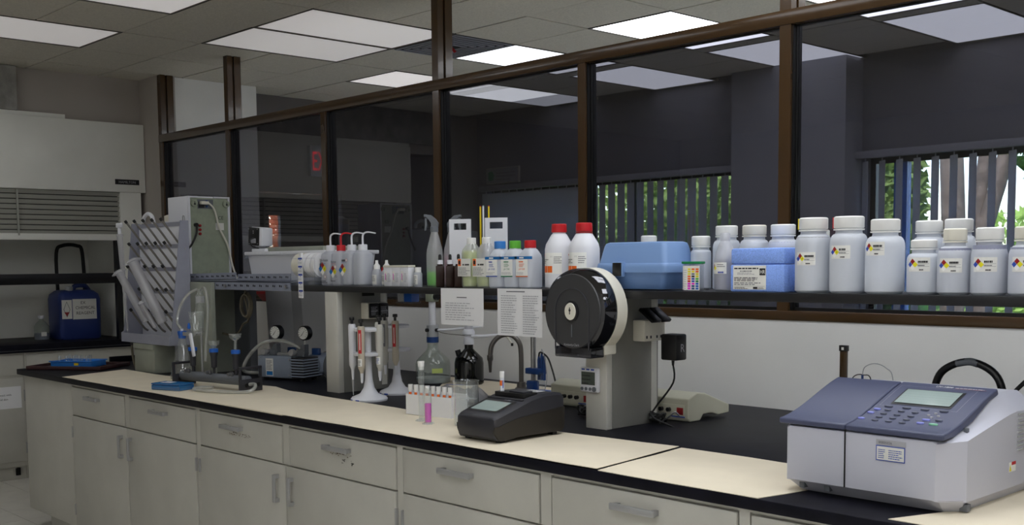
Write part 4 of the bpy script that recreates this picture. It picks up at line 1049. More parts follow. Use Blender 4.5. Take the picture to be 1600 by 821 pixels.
for r_, z in enumerate((.06, .16, .285, .41, .535)):
    for k in range(5):
        x = -.195 + .108 * k + (.03 if r_ % 2 else 0)
        if r_ == 0: mb = MB().tube([(x, -.016, z), (x - .002, -.04, z + .02), (x - .006, -.085, z + .085), (x - .008, -.105, z + .115)], .006, 7)
        else: mb = MB().tube([(x, -.016, z), (x - .004, -.07, z + .075), (x - .008, -.115, z + .135)], .006, 7, spline=False)
        p = mb.build('peg', 'peg_grey', t)
        e = (x - .008, -.105, z + .115) if r_ == 0 else (x - .008, -.115, z + .135)
        dd = Vector((-.003, -.05, .065)).normalized() * .016
        MB().tube([e, tuple(Vector(e) + dd)], .0085, 8, spline=False).build('peg_tip', 'rubber_black', p)
# graduated cylinders slipped upside down over the pegs
def hung_cylinder(base, vec, r, label, foot=.03):
    t = thing('plastic_cylinder', label, 'cylinder', base)
    v = Vector(vec); e = v.normalized(); L = v.length
    R_ = Vector((0, 0, 1)).rotation_difference(e).to_matrix()
    mb = MB().lathe([(r, 0), (r, L)], n=18, cap=False).lathe([(r * .9, L), (r * .9, L - .002)], n=18)
    mb.v = [tuple(R_ @ Vector(p)) for p in mb.v]; mb.build('tube', 'pp_clear', t)
    mb = MB().lathe([(foot, L), (foot, L + .006), (r, L + .016), (r, L)], n=6); mb.v = [tuple(R_ @ Vector(p)) for p in mb.v]; mb.build('foot', 'pp_clear', t)
hung_cylinder((-5.66, 2.735, 1.19), (-.12, -.10, .33), .028, 'large frosted plastic cylinder hung slanting on the pegs', .05)
hung_cylinder((-5.86, 2.735, 1.19), (-.10, -.10, .27), .022, 'medium frosted plastic cylinder hung slanting on the pegs', .042)
hung_cylinder((-5.75, 2.735, 1.16), (-.05, -.05, .13), .012, 'small frosted plastic cylinder hung low on the pegs', .022)
t = thing('plastic_pipette', 'long tapered frosted pipette standing in the rack trough', 'pipette', (-6.075, 2.725, 1.0745))
MB().tube([(0, 0, 0), (-.004, -.012, .30)], .004, 12, spline=False, r1=.011).tube([(-.004, -.012, .30), (-.008, -.025, .60)], .011, 14, spline=False, r1=.0165).build('tube', 'pp_clear', t)
MB().tube([(-.008, -.025, .595), (-.0082, -.0255, .606)], .0195, 14, spline=False).build('rim', 'pp_clear', t)
t = thing('stopper_key', 'white flat plastic tap key on the tip of the slender cylinder', 'tap', (-6.083, 2.6995, 1.681))
MB().lathe([(.010, 0), (.010, .035)], n=12).box(-.038, .038, -.006, .006, .035, .062, .005).build('body', 'plastic_white', t)
t = thing('white_hose_loop', 'short white hose bent over the top of the drying rack', 'hose', (-5.93, 2.80, 1.735))
MB().tube([(-.06, 0, .005), (-.05, 0, .035), (0, 0, .055), (.05, 0, .04), (.07, 0, .0)], .011, 10).build('hose', 'plastic_white', t)
t = thing('drain_hose', 'brown drain hose running from the rack trough down to the bench', 'hose', (-6.02, 2.72, BT))
MB().tube([(0, 0, .16), (0, .0, .10), (.01, .005, .04), (.03, .01, .007), (.06, .02, .007)], .007, 8).build('hose', 'skin_hose', t)
MB().lathe([(.009, .14), (.009, .159)], n=10).build('fitting', 'plastic_black', t)
t = thing('reagent_vial', 'slim dispenser tube with red markings standing under the drying rack', 'vial', (-6.03, 2.97, BT))
MB().lathe([(.014, 0), (.014, .11), (.010, .12)], n=16).build('body', 'plastic_cream', t)
MB().lathe([(.0145, .0), (.0145, .02)], n=16).build('base', 'red_dark', t)
Decal().lines(-.012, .03, .012, .11, 7, 'ink_red', 3).build('print', wrap(.014, 0), t)
# folded panels behind the pump
t = thing('folded_screen', 'pale grey folded plastic screen standing behind the vacuum pump', 'screen', (-5.29, 3.36, BT))
xs_ = [-.345, -.15, .03, .215, .36]; ys_ = [0, .05, 0, .05, 0]
for k in range(4):
    a, b = (xs_[k], ys_[k]), (xs_[k + 1], ys_[k + 1]); h = .455; s = .04
    mb = MB(); mb.add([(a[0] + s, a[1], 0), (b[0] + s, b[1], 0), (b[0], b[1], h), (a[0], a[1], h), (a[0] + s, a[1] + .004, 0), (b[0] + s, b[1] + .004, 0), (b[0], b[1] + .004, h), (a[0], a[1] + .004, h)], [(0, 1, 2, 3), (7, 6, 5, 4), (0, 4, 5, 1), (1, 5, 6, 2), (2, 6, 7, 3), (3, 7, 4, 0)])
    mb.build('panel', 'grey_pale', t, smooth=0)
MB().lathe([(.012, -.02), (.012, 0)], .30, .03, .24, 12, axis='y').build('clip', 'plastic_black', t)
# coiled grey hose hanging under the deck, coloured bins
t = thing('coiled_hose', 'coil of olive grey tubing hanging under the steel deck', 'hose', (-5.10, 2.92, 1.25))
P = [(.0, 0, .121), (.005, 0, .11)]
for k in range(33): a = PI / 2 - 2 * PI * k / 11; P.append((.046 * math.cos(a) * (1 + .05 * (k // 11)), .006 * (k // 11), .058 * math.sin(a) * (1 + .05 * (k // 11)) + .04))
P += [(.0, .02, -.03), (-.06, .02, -.06), (-.10, .02, -.10), (-.16, .01, -.12), (-.24, .0, -.115)]
MB().tube(P, .006, 8, sub=3).build('hose', 'skin_hose', t)
for x, m_, lb in ((-6.02, 'red_dark', 'red plastic bin under the window sill behind the coil'), (-5.90, 'blue_deep', 'blue plastic bin under the window sill behind the coil'), (-5.73, 'green_dark', 'green plastic bin under the window sill behind the coil')):
    t = thing('wall_bin', lb, 'bin', (x, 3.66, 1.275))
    MB().prism([(-.06, 0), (.07, 0), (.07, .06), (-.10, .06), (-.10, .045)], 'x', -.055, .055).build('bin', m_, t, smooth=0)
    MB().box(-.06, .06, .07, .078, .0, .065).build('hang_plate', m_, t, smooth=0)

# ================================================================== INSTRUMENTS AND GLASSWARE ON THE BENCH
def strip_surface(prof, x0, x1, y0, y1, nx=1, ny=10):
    pass
def interp(P, y):
    for (a, za), (b, zb_) in zip(P, P[1:]):
        if y <= b: return za + (zb_ - za) * max(0, y - a) / (b - a)
    return P[-1][1]
# ---- large spectrophotometer
t = thing('spectrophotometer', 'large white spectrophotometer with a slate blue lid, screen and keypad', 'spectrophotometer', (-1.33, 2.405, BT))
def ring(y, xl, xr, xt, zb_, zt_, zs): return [(xl, y, zb_), (xl, y, zt_ - .006), (xl + .008, y, zt_), (xt, y, zt_), (xr, y, zs), (xr, y, zb_)]
mb = MB().loft([ring(.004, -.198, .178, .170, .034, .168, .162), ring(.006, -.204, .184, .176, .032, .170, .164), ring(.014, -.210, .190, .182, .030, .171, .165), ring(.045, -.224, .222, .19, .030, .174, .170), ring(.055, -.225, .236, .195, .030, .178, .172), ring(.15, -.225, .236, .20, .030, .200, .188), ring(.24, -.225, .236, .20, .030, .238, .203), ring(.285, -.225, .236, .20, .030, .256, .210), ring(.33, -.225, .236, .19, .030, .258, .214), ring(.46, -.22, .236, .18, .030, .25, .210), ring(.475, -.21, .225, .17, .034, .24, .205)])
mb.build('body', 'spec_white', t, smooth=30)
mb = MB().loft([[(-.185, .05, .001), (.185, .05, .001), (.215, .08, .001), (.215, .44, .001), (-.20, .44, .001), (-.20, .08, .001)], [(-.205, .012, .034), (.190, .012, .034), (.232, .05, .034), (.232, .46, .034), (-.222, .46, .034), (-.222, .05, .034)]])
mb.build('base', 'spec_white', t, smooth=20)
for x in (-.17, -.10): MB().box(x - .008, x + .008, .02, .05, .012, .028, .002).build('screw_foot', 'grey_plastic_dark', t)
LP = [(0, .190), (.065, .201), (.135, .222), (.195, .245), (.245, .263), (.285, .273)]
def lidprism(x0, x1, name):
    top = [(y, z) for y, z in LP]; n = 14
    ys = [LP[-1][0] * k / n for k in range(n + 1)]
    # smooth concave curve through the stations
    cur = [(y, .189 + .062 * (y / .285) ** 1.0 * .35 + .062 * .65 * (3 * (y / .285) ** 2 - 2 * (y / .285) ** 3) + .022 * (y / .285) ** 2 * .9) for y in ys]
    poly = cur + [(.292, .255), (.24, .243), (.15, .203), (.06, .178), (0, .174)]
    return MB().prism(poly, 'x', x0, x1).build(name, 'slate_blue', t, bevel=.004), cur
lid1, cur = lidprism(-.226, -.043, 'sample_lid'); lid2, cur = lidprism(-.040, .205, 'control_lid')
MB().box(-.0425, -.0405, .0, .006, .034, .176).build('front_seam', 'void', t, smooth=0)
lidf = lambda x, y, o: (x, y, interp(cur, y) + o)
def lr(dc, x0, y0, x1, y1, m, n=6):
    for k in range(n): a = y0 + (y1 - y0) * k / n; b = y0 + (y1 - y0) * (k + 1) / n; dc.rect(x0, a, x1, b, m)
def curved(dc, name, off=.0012): return dc.build(name, lidf, lid2, off, .0001)
dc = Decal(); lr(dc, -.003, .150, .150, .236, 'plastic_black'); curved(dc, 'screen_bezel')
dc = Decal(); lr(dc, .003, .157, .144, .230, 'lcd'); curved(dc, 'screen', .003)
dc = Decal()
for a, b in ((-.024, -.0235), (.172, .1725)): lr(dc, a, .135, b, .25, 'ink_light')
dc.rect(-.024, .249, .172, .2495, 'ink_light').rect(-.024, .135, -.01, .1355, 'ink_light').rect(.158, .135, .172, .1355, 'ink_light')
dc.text('UV-1800', .062, .2555, .0085, 'label_white').lines(.112, .2565, .19, .261, 1, 'ink_light', 3, .8).rect(.112, .2545, .19, .2552, 'ink_red')
curved(dc, 'panel_print', .0024)
keys = []
for k in range(4): keys.append((.0 + .047 * k, .136, .011, .0055, 'key_dark'))
for c in range(3):
    for r_ in range(4): keys.append((.008 + .035 * c, .117 - .021 * r_, .0085, .0055, 'key_dark'))
keys += [(-.020, .117, .009, .006, 'key_blue'), (-.026, .096, .009, .006, 'key_blue'), (-.030, .058, .009, .006, 'key_blue'), (.122, .085, .010, .006, 'key_blue'), (.118, .064, .009, .006, 'key_blue'), (.150, .064, .011, .006, 'key_green'), (.152, .088, .009, .006, 'key_dark')]
for x, y in ((.128, .122), (.116, .110), (.140, .110), (.128, .100)): keys.append((x, y, .004, .003, 'ink_light'))
for x, y, a, b, m_ in keys:
    z = interp(cur, y); MB().lathe([(1, z - .001), (1, z + .0024), (.85, z + .003)], x, y, 0, 14, sx=a, sy=b).build('key', m_, lid2)
dc = Decal().rect(.040, .150, .115, .162, 'ink_light').text('00005026', .046, .1525, .006, 'ink').rect(.040, .112, .113, .148, 'ink_blue').rect(.042, .114, .111, .146, 'paper_label')
dc.lines(.046, .118, .065, .142, 5, 'ink_blue', 3, .4).lines(.072, .118, .108, .142, 5, 'ink_blue', 4, .4); dc.build('asset_label', front(0, .004, 0), t, off=.002)
for k in range(9): MB().box(.235, .239, .33, .44, .115 + .011 * k, .120 + .011 * k, .001).build('vent_slot', 'grey_plastic', t)
dc = Decal().rect(.285, .068, .325, .092, 'label_white').rect(.300, .084, .325, .092, 'ink_red').poly([(.287, .070), (.299, .070), (.293, .088)], 'label_yellow'); dc.build('warning_label', side(.236, 0, 0), t)
MB().box(.205, .2145, .10, .112, .182, .194, .002).build('lid_latch', 'grey_plastic_dark', t)
MB().box(.2155, .2335, .065, .085, .005, .022, .001).build('side_badge', 'grey_plastic_dark', t)
# hoses and cables behind it
t = thing('black_hose', 'thick black hose arching up behind the large spectrophotometer', 'hose', (-1.34, 3.0, BT))
MB().tube([(-.10, 0, .012), (-.10, 0, .15), (-.088, 0, .24), (-.058, 0, .282), (.005, 0, .303), (.068, 0, .280), (.097, 0, .23), (.10, 0, .14), (.10, 0, .012)], .0105, 10).build('hose', 'plastic_black', t)
MB().tube([(-.03, 0, .296), (.005, 0, .303), (.03, 0, .298)], .0109, 10).build('sleeve', 'grey_plastic_dark', t)
t = thing('power_cable', 'black power cable rising behind the large spectrophotometer', 'cable', (-1.20, 3.02, BT))
MB().tube([(-.06, 0, .006), (-.05, 0, .16), (.0, .01, .25), (.10, .05, .33), (.30, .08, .40), (.33, .09, .2), (.34, .09, .006)], .006, 8).build('cable', 'rubber_black', t)
t = thing('electrode_stand', 'brown metal rod with a blue clamp and thin wires behind the spectrophotometer', 'stand', (-1.889, 3.3, BT))
MB().box(-.012, .012, -.006, .006, .004, .30, .001).build('rod', 'bronze', t)
MB().box(-.014, .014, -.008, .008, .285, .304, .001).build('rod_cap', 'plastic_black', t)
Decal().rect(-.005, .289, .004, .298, 'label_white').build('mark', front(0, -.008, 0), t)
MB().box(-.10, .14, -.06, .10, 0, .012, .003).build('foot', 'grey_plastic_dark', t)
MB().lathe([(.012, .012), (.010, .165), (.014, .17), (.014, .185), (.004, .19), (.004, .21)], .068, 0, 0, 14).build('electrode', 'blue_deep', t)
MB().tube([(.068, 0, .205), (.075, 0, .235), (.11, 0, .25), (.15, 0, .238), (.175, 0, .20), (.18, 0, .02)], .0016, 6).build('wire', 'grey_plastic', t)
MB().tube([(.02, 0, .175), (.04, 0, .205), (.07, 0, .21), (.10, 0, .19), (.11, 0, .02)], .0018, 6).build('wire', 'rubber_black', t)

# ---- dark photometer
t = thing('photometer', 'dark grey portable photometer with a screen and a vial on top', 'photometer', (-2.672, 2.36, BT + .0125))
prof = [(0, .080), (.02, .086), (.07, .101), (.16, .128), (.22, .138), (.28, .138), (.318, .134)]
def drring(y, z0, z1, w, zb_=None):
    w2 = w * .94
    return [(-w2, y, z0), (-w, y, z0 + (z1 - z0) * .45), (-w * .99, y, z1 - .008), (-w + .012, y, z1), (w - .012, y, z1), (w * .99, y, z1 - .008), (w, y, z0 + (z1 - z0) * .45), (w2, y, z0)]
mb = MB().loft([drring(-.004, .03, .072, .082), drring(.0, .012, .078, .09), drring(.012, .002, .083, .096), drring(.05, .0, .095, .099), drring(.08, .006, .104, .099), drring(.16, .006, .128, .099), drring(.22, .006, .138, .099), drring(.28, .004, .138, .098), drring(.31, .004, .134, .096), drring(.32, .016, .126, .09)])
mb.build('housing', 'plastic_dark', t, smooth=35)
mb = MB().loft([[(-.097, .02, .002), (.097, .02, .002), (.097, .02, .004), (-.097, .02, .004)], [(-.097, .30, .003), (.097, .30, .003), (.097, .30, .005), (-.097, .30, .005)]])
for s in (-1, 1): MB().box(s * .075 - .012, s * .075 + .012, .03, .05, -.006, .003).box(s * .075 - .012, s * .075 + .012, .27, .29, -.006, .003).build('foot', 'rubber_black', t, smooth=0)
def drf(x, y, o): return (x, y, interp(prof, y) + o)
# skirt: lower shell a shade browner
mb = MB().loft([[(-.091, -.0015, .030), (.091, -.0015, .030), (.0935, -.001, .048), (-.0935, -.001, .048)], [(-.097, .014, .004), (.097, .014, .004), (.0985, .014, .050), (-.0985, .014, .050)], [(-.0995, .05, .002), (.0995, .05, .002), (.1005, .05, .060), (-.1005, .05, .060)], [(-.0995, .10, .008), (.0995, .10, .008), (.1005, .10, .070), (-.1005, .10, .070)], [(-.0995, .30, .006), (.0995, .30, .006), (.1, .30, .088), (-.1, .30, .088)], [(-.092, .322, .018), (.092, .322, .018), (.094, .322, .086), (-.094, .322, .086)]])
mb.build('lower_shell', 'plastic_darkbrown', t, smooth=30)
def dstrip(x0, x1, y0, y1, m, name, off, n=8):
    dc = Decal()
    for k in range(n): a = y0 + (y1 - y0) * k / n; b = y0 + (y1 - y0) * (k + 1) / n; dc.rect(x0, a, x1, b, m)
    return dc.build(name, drf, t, off, 0)
dstrip(-.082, .070, .030, .122, 'plastic_black', 'screen_bezel', .0008)
dstrip(-.070, .056, .040, .110, 'lcd', 'screen', .0018)
Decal().text('DR 2800', .005, .1225, .006, 'ink_light').build('model_print', drf, t, .0018)
MB().tube([(-.085, .135, interp(prof, .135) + .001), (.085, .135, interp(prof, .135) + .001)], .004, 8).build('ridge', 'plastic_dark', t)
MB().box(-.070, .072, .150, .215, .122, .1415, .002).build('sample_well', 'plastic_black', t)
MB().box(-.010, .060, .160, .205, .140, .147, .003).build('well_lid', 'plastic_dark', t)
Decal().rect(-.02, .232, .05, .275, 'grey_pale').lines(-.015, .236, .045, .27, 4, 'ink_grey', 5).build('side_label', drf, t, .0012)
v = thing('cuvette_vial', 'white-capped vial with an orange label standing on the photometer', 'vial', (-2.722, 2.526, BT + .1545))
MB().cyl(0, 0, 0, .045, .0075, n=16).build('glass', 'plastic_white', v)
MB().cyl(0, 0, .045, .066, .0085, n=18).build('cap', 'plastic_cap', v)
Decal().rect(-.007, .018, .004, .036, 'orange', 4).rect(.005, .01, .008, .036, 'ink_blue', 1).build('label', wrap(.0075, 0, -1.2), v)

# ---- pipette stands
def pip_stand(x, y, rz, label, pips, s=1.):
    t = thing('pipette_stand', label, 'pipette stand', (x, y, BT), rz)
    MB().lathe([(.078, 0), (.080, .008), (.074, .016), (.040, .030), (.024, .055), (.017, .09), (.014, .14), (.013, .30)], n=32).build('pedestal', 'plastic_white', t)
    MB().lathe([(.066, .195), (.068, .198), (.068, .206), (.064, .209)], n=28, sx=1., sy=.9).build('lower_ring', 'plastic_white', t)
    MB().lathe([(.062, .300), (.064, .303), (.064, .312), (.060, .315)], n=28, sx=1., sy=.9).build('upper_ring', 'plastic_white', t)
    MB().poly if False else None
    Decal().rect(-.03, .0, -.012, .006, 'ink_blue', 3).rect(.01, .0, .03, .006, 'ink_blue', 3).build('print', wrap(.0802, .003), t)
    return t
def pipette(x, y, z, label, body, panel, tip=True, lab=None):
    t = thing('pipette', label, 'pipette', (x, y, z))
    MB().lathe([(.007, 0), (.0105, .012), (.0155, .022), (.0155, .05), (.0145, .075), (.0155, .10), (.0165, .19), (.014, .20)], n=18).build('barrel', body, t)
    MB().lathe([(.0042, -.042), (.0055, -.03), (.007, .0)], n=12).build('nose', 'plastic_white', t)
    MB().lathe([(.006, .20), (.006, .215), (.011, .217), (.011, .228), (.009, .230)], n=14).build('plunger', 'plastic_black', t)
    if panel: Decal().rect(-.007, .085, .008, .185, panel, 4).rect(-.002, .10, .003, .17, 'paper_label', 1).build('window', wrap(.0165, 0, -1.05), t, .0006)
    if lab: Decal().rect(-.014, .030, .008, .062, 'label_white', 5).lines(-.012, .034, .004, .058, 4, lab, 3).build('label', wrap(.0156, 0, -1.05), t, .0008)
p1 = pip_stand(-3.862, 2.80, 0, 'white pipette stand holding four pipettes next to the kraft paper', 4)
p2 = pip_stand(-3.965, 3.03, 0, 'white pipette stand holding two pipettes beside the shelf support', 2)
mat('pip_body', (196, 186, 168), .45); mat('pip_grey', (196, 194, 186), .45)
pipette(-3.822, 2.735, BT + .125, 'beige pipette with a red window on the stand that holds four pipettes', 'pip_body', 'ink_red', True, 'ink')
pipette(-3.800, 2.815, BT + .130, 'grey pipette with a blue lettered label', 'pip_grey', None, True, 'ink_blue')
pipette(-3.930, 2.765, BT + .130, 'slim white pipette with a long frosted tip', 'plastic_white', None)
pipette(-3.880, 2.870, BT + .135, 'grey unlabelled pipette on the stand that holds four pipettes', 'pip_grey', None)
pipette(-3.912, 2.985, BT + .135, 'beige pipette with a red window on the stand that holds two pipettes', 'pip_body', 'ink_red')
pipette(-3.965, 2.967, BT + .135, 'grey pipette with a dark window on the stand that holds two pipettes', 'pip_grey', 'ink_grey')
t = thing('pipette_tip', 'long thin frosted tip on the slim white pipette', 'tip', (-3.930, 2.765, BT + .02))
MB().lathe([(.002, 0), (.005, .05), (.006, .068)], n=10, cap=False).build('tip', 'pp_clear', t)

# ---- glass jug with burette head
t = thing('glass_jug', 'big clear glass jug with a grey bottle-top burette head', 'jug', (-4.195, 3.43, BT))
MB().lathe([(.078, .001), (.086, .008), (.086, .095), (.080, .115), (.034, .16), (.026, .175), (.026, .205)], n=36, cap=False).build('jug', 'glass_jug', t)
MB().lathe([(.080, .003), (.083, .008), (.083, .028)], n=32).build('liquid', 'liquid_grey2', t)
Decal().rect(.0, .055, .055, .078, 'liquid_yellowgreen', 6).build('old_label', wrap(.086, 0, -.75), t)
MB().lathe([(.030, .200), (.030, .228)], n=24).build('adapter_ring', 'blue_deep', t)
MB().lathe([(.029, .228), (.029, .285), (.025, .288)], n=24).build('burette_head', 'grey_plastic', t)
MB().lathe([(.017, .288), (.017, .40)], n=20).build('burette_tube', 'grey_pale', t)
MB().box(-.026, .026, -.022, .022, .40, .452, .004).build('burette_top', 'green_grey', t)
MB().lathe([(.016, .026), (.016, .044)], 0, 0, .425, 16, axis='x').build('top_knob', 'plastic_black', t)
for a in (.3, 2.2): MB().lathe([(.009, .028), (.009, .040)], 0, 0, .262, 12, axis='x').build('knob', 'plastic_black', t) if a < 1 else MB().lathe([(.009, -.040), (.009, -.028)], 0, 0, .262, 12, axis='y').build('knob', 'plastic_black', t)
MB().tube([(.03, 0, .262), (.08, .03, .264), (.15, .10, .272), (.19, .16, .278)], .007, 8, r1=.005).build('spout', 'plastic_white', t)
MB().tube([(.04, 0, .258), (.06, .03, .245), (.13, .09, .235), (.17, .10, .232)], .0015, 5).build('spout_cord', 'skin_hose', t)
# ---- black bottle with dispenser
t = thing('black_bottle', 'black glass bottle with a white dispenser head and nozzle', 'bottle', (-4.005, 3.50, BT))
MB().lathe([(.062, 0), (.071, .008), (.071, .105), (.066, .13), (.030, .165), (.021, .175), (.021, .20)], n=32).build('bottle', 'bottle_black', t)
MB().rod((-.035, -.03, .135), (-.042, -.036, .168), .014, 12).build('side_port', 'plastic_black', t)
MB().lathe([(.024, .195), (.026, .2), (.024, .228), (.018, .23), (.018, .238), (.030, .245), (.030, .258), (.022, .27)], n=24).build('dispenser_head', 'plastic_white', t)
MB().lathe([(.020, .268), (.020, .36)], n=20).build('plunger_sleeve', 'pp_clear', t)
MB().tube([(.02, 0, .236), (.06, .03, .236), (.10, .07, .24), (.13, .10, .242)], .009, 8, r1=.006).build('nozzle', 'plastic_white', t)
MB().tube([(.128, .098, .242), (.15, .115, .23), (.165, .13, .20)], .005, 8, r1=.004).build('nozzle_tip', 'plastic_cream', t)
MB().lathe([(.006, .188), (.006, .202)], .166, .131, 0, 10).build('tip_cap', 'rubber_black', t)
# small sliding tray under the shelf
t = thing('under_shelf_holder', 'clear holder with a blue block hung under the shelf', 'holder', (-4.02, 3.12, 1.318))
MB().box(-.02, .10, -.03, .02, 0, .003).box(-.02, -.017, -.03, .02, 0, .054).box(.097, .10, -.03, .02, .0, .054).build('holder', 'acrylic', t, smooth=0)
MB().box(.035, .092, -.028, .018, .006, .046, .004).build('blue_block', 'blue', t)
MB().box(-.012, .03, -.028, .018, .006, .046, .004).build('grey_block', 'grey_plastic', t)

# ---- white box of vials, cylinders, beaker
t = thing('vial_box', 'white card box holding a row of white-capped vials', 'box', (-3.255, 2.675, BT + .006), .12)
MB().box(-.12, .12, -.045, -.043, 0, .078).box(-.12, .12, .043, .045, 0, .085).box(-.12, -.118, -.043, .043, 0, .082).box(.118, .12, -.043, .043, 0, .082).box(-.118, .118, -.043, .043, 0, .003).build('box', 'paper', t, smooth=0)
for k in range(8):
    x = -.105 + .030 * k
    v = thing('sample_vial', 'orange-labelled vial with a white cap in the card box', 'vial', (-3.255 + x * math.cos(.12) + .033 * math.sin(.12), 2.675 + x * math.sin(.12) - .033 * math.cos(.12), BT + .0095), .12, 'vials in the card box')
    MB().cyl(0, 0, 0, .086, .0075, n=12).build('glass', 'plastic_white', v)
    MB().cyl(0, 0, .086, .112, .0095, n=14).build('cap', 'plastic_cap', v)
    Decal().rect(-.006, .070, .006, .083, 'orange', 3).lines(-.006, .055, .006, .068, 2, 'ink_grey', k).build('label', wrap(.0075, 0, -1.1), v)
t = thing('graduated_cylinder', 'slim glass cylinder filled with bright magenta liquid', 'cylinder', (-3.090, 2.500, BT + .0065))
MB().lathe([(.022, 0), (.023, .004), (.014, .008)], n=6).build('foot', 'glass', t)
MB().lathe([(.0135, .006), (.0135, .13), (.0145, .132)], n=20, cap=False).build('tube', 'glass', t)
MB().lathe([(.0115, .008), (.0120, .075)], n=18).build('liquid', 'purple', t)
t = thing('graduated_cylinder', 'tall empty glass cylinder with a white stopper behind the magenta one', 'cylinder', (-3.170, 2.535, BT + .0065))
MB().lathe([(.024, 0), (.025, .004), (.013, .009)], n=6).build('foot', 'glass', t)
MB().lathe([(.0115, .006), (.0115, .205)], n=20, cap=False).build('tube', 'glass', t)
MB().lathe([(.010, .190), (.012, .206), (.013, .222)], n=16).build('stopper', 'plastic_cap', t)
t = thing('beaker', 'glass beaker half full of pale liquid beside the photometer', 'beaker', (-2.965, 2.575, BT + .0065))
MB().lathe([(.042, .0), (.045, .005), (.045, .155), (.048, .162)], n=36, cap=False).lathe([(.042, .002), (.001, .002)], n=24, cap=False).build('glass', 'glass', t)
MB().lathe([(.041, .004), (.0425, .007), (.0425, .095), (.001, .0951)], n=32, cap=False).build('liquid', 'acrylic', t)
t = thing('plastic_bag', 'crumpled clear plastic bag with blue print lying behind the beaker', 'bag', (-3.60, 3.05, BT + .001), .5)
mb = MB(); q = random.Random(9); n = 9
V = [(-.14 + .28 * i / n, -.09 + .18 * j / n, (.012 + .05 * q.random()) * (1 if 0 < i < n and 0 < j < n else .1)) for j in range(n + 1) for i in range(n + 1)]
F = [(j * (n + 1) + i, j * (n + 1) + i + 1, (j + 1) * (n + 1) + i + 1, (j + 1) * (n + 1) + i) for j in range(n) for i in range(n)]
mb.add(V, F); mb.build('bag', 'pp_clear', t, smooth=60, recalc=False)
Decal().rect(-.04, .02, .04, .04, 'ink_blue').rect(.05, .0, .10, .016, 'label_white').build('print', lambda x, y, o: (x, y, .062 + o), t)

# ---- faucet, electrode post, meters
t = thing('gooseneck_faucet', 'grey metal gooseneck faucet with a serrated nozzle', 'faucet', (-3.63, 3.49, BT))
MB().lathe([(.03, 0), (.03, .012), (.022, .018), (.020, .04)], n=20).build('base', 'faucet_grey', t)
MB().tube([(0, 0, .035), (0, 0, .17), (-.008, -.007, .225), (-.04, -.03, .258), (-.075, -.065, .25), (-.10, -.09, .21), (-.104, -.098, .15)], .0115, 12).build('gooseneck', 'faucet_grey', t)
MB().lathe([(.006, .085), (.010, .135), (.014, .145), (.014, .165)], -.104, -.098, 0, 14).build('nozzle', 'faucet_grey', t)
t = thing('electrode_holder', 'steel post with a blue electrode clamp and wires beside the faucet', 'stand', (-3.535, 3.475, BT))
MB().lathe([(.06, 0), (.06, .008)], .03, .01, 0, 28).build('foot', 'blue', t)
MB().tube([(0, 0, .006), (0, 0, .46)], .012, 12).build('post', 'steel', t)
MB().box(-.035, .055, -.02, .03, .085, .112, .004).build('clamp', 'blue_deep', t)
MB().box(-.03, .02, -.02, .02, .01, .055, .008).build('bracket', 'blue_deep', t)
MB().lathe([(.018, .012), (.018, .095)], .05, .0, 0, 18, cap=False).build('storage_tube', 'acrylic', t)
for dx, dz in ((.03, .15), (.048, .165), (.064, .155)): MB().lathe([(.007, .06), (.007, dz), (.003, dz + .02)], dx, .005, 0, 10).build('electrode', 'blue_deep', t)
MB().tube([(.03, .005, .165), (.04, .005, .185), (.09, 0, .165), (.13, -.01, .11), (.17, -.02, .03), (.20, -.03, .006)], .004, 7).build('wire', 'rubber_black', t)
MB().tube([(.048, .005, .18), (.055, .0, .20), (.075, 0, .15), (.085, 0, .07), (.07, 0, .012)], .0018, 6).build('wire', 'grey_plastic', t)
def meter(x, y, rz, label):
    t = thing('bench_meter', label, 'meter', (x, y, BT), rz)
    MB().prism([(0, .012), (0, .085), (.05, .105), (.10, .10), (.25, .045), (.25, .014), (.18, .01), (.14, .022), (.09, .022), (.07, .0), (.01, .0)], 'x', -.12, .12).build('case', 'cream_device', t, bevel=.004)
    MB().box(-.105, .105, -.003, .001, .014, .062, .001).build('connector_panel', 'cream_device', t)
    MB().box(.070, .098, -.006, -.002, .026, .052, .001).build('power_switch', 'red_dark', t)
    for dx in (-.07, -.035, .0, .035): MB().lathe([(.008, -.016), (.008, -.002)], dx, 0, .042, 12, axis='y').build('socket', 'plastic_black', t)
    MB().box(.04, .105, -.004, -.002, .016, .02).build('panel_mark', 'ink_blue', t, smooth=0)
    return t
meter(-2.572, 3.20, 0, 'cream bench meter with its connector side turned out, beside the support')
meter(-3.07, 3.235, 0, 'cream bench meter half hidden behind the dispenser support')
def knot(x, y, label, tie=True):
    t = thing('cable_bundle', label, 'cable', (x, y, BT))
    q = random.Random(int(abs(x) * 100))
    for k in range(3):
        MB().tube([(.032 * math.cos(a) + q.uniform(-.008, .008), .022 * math.sin(a) * (1 if k else -1) + q.uniform(-.006, .006), .022 + .012 * math.sin(2 * a + k) + .004 * k) for a in [i * PI / 5 for i in range(11)]], .0045, 6, sub=3).build('loop', 'rubber_black', t)
    if tie: MB().tube([(.01, 0, .004), (.04, .02, .03), (.055, .03, .045), (.06, .05, .03)], .0035, 6).build('twist_tie', 'steel', t)
    MB().box(-.02, .012, -.012, .012, .005, .03, .004).build('plug', 'plastic_black', t)
knot(-2.515, 3.10, 'bundled black cable with a shiny tie at the foot of the support')
knot(-2.83, 3.06, 'bundled black cable between the photometer and the support')

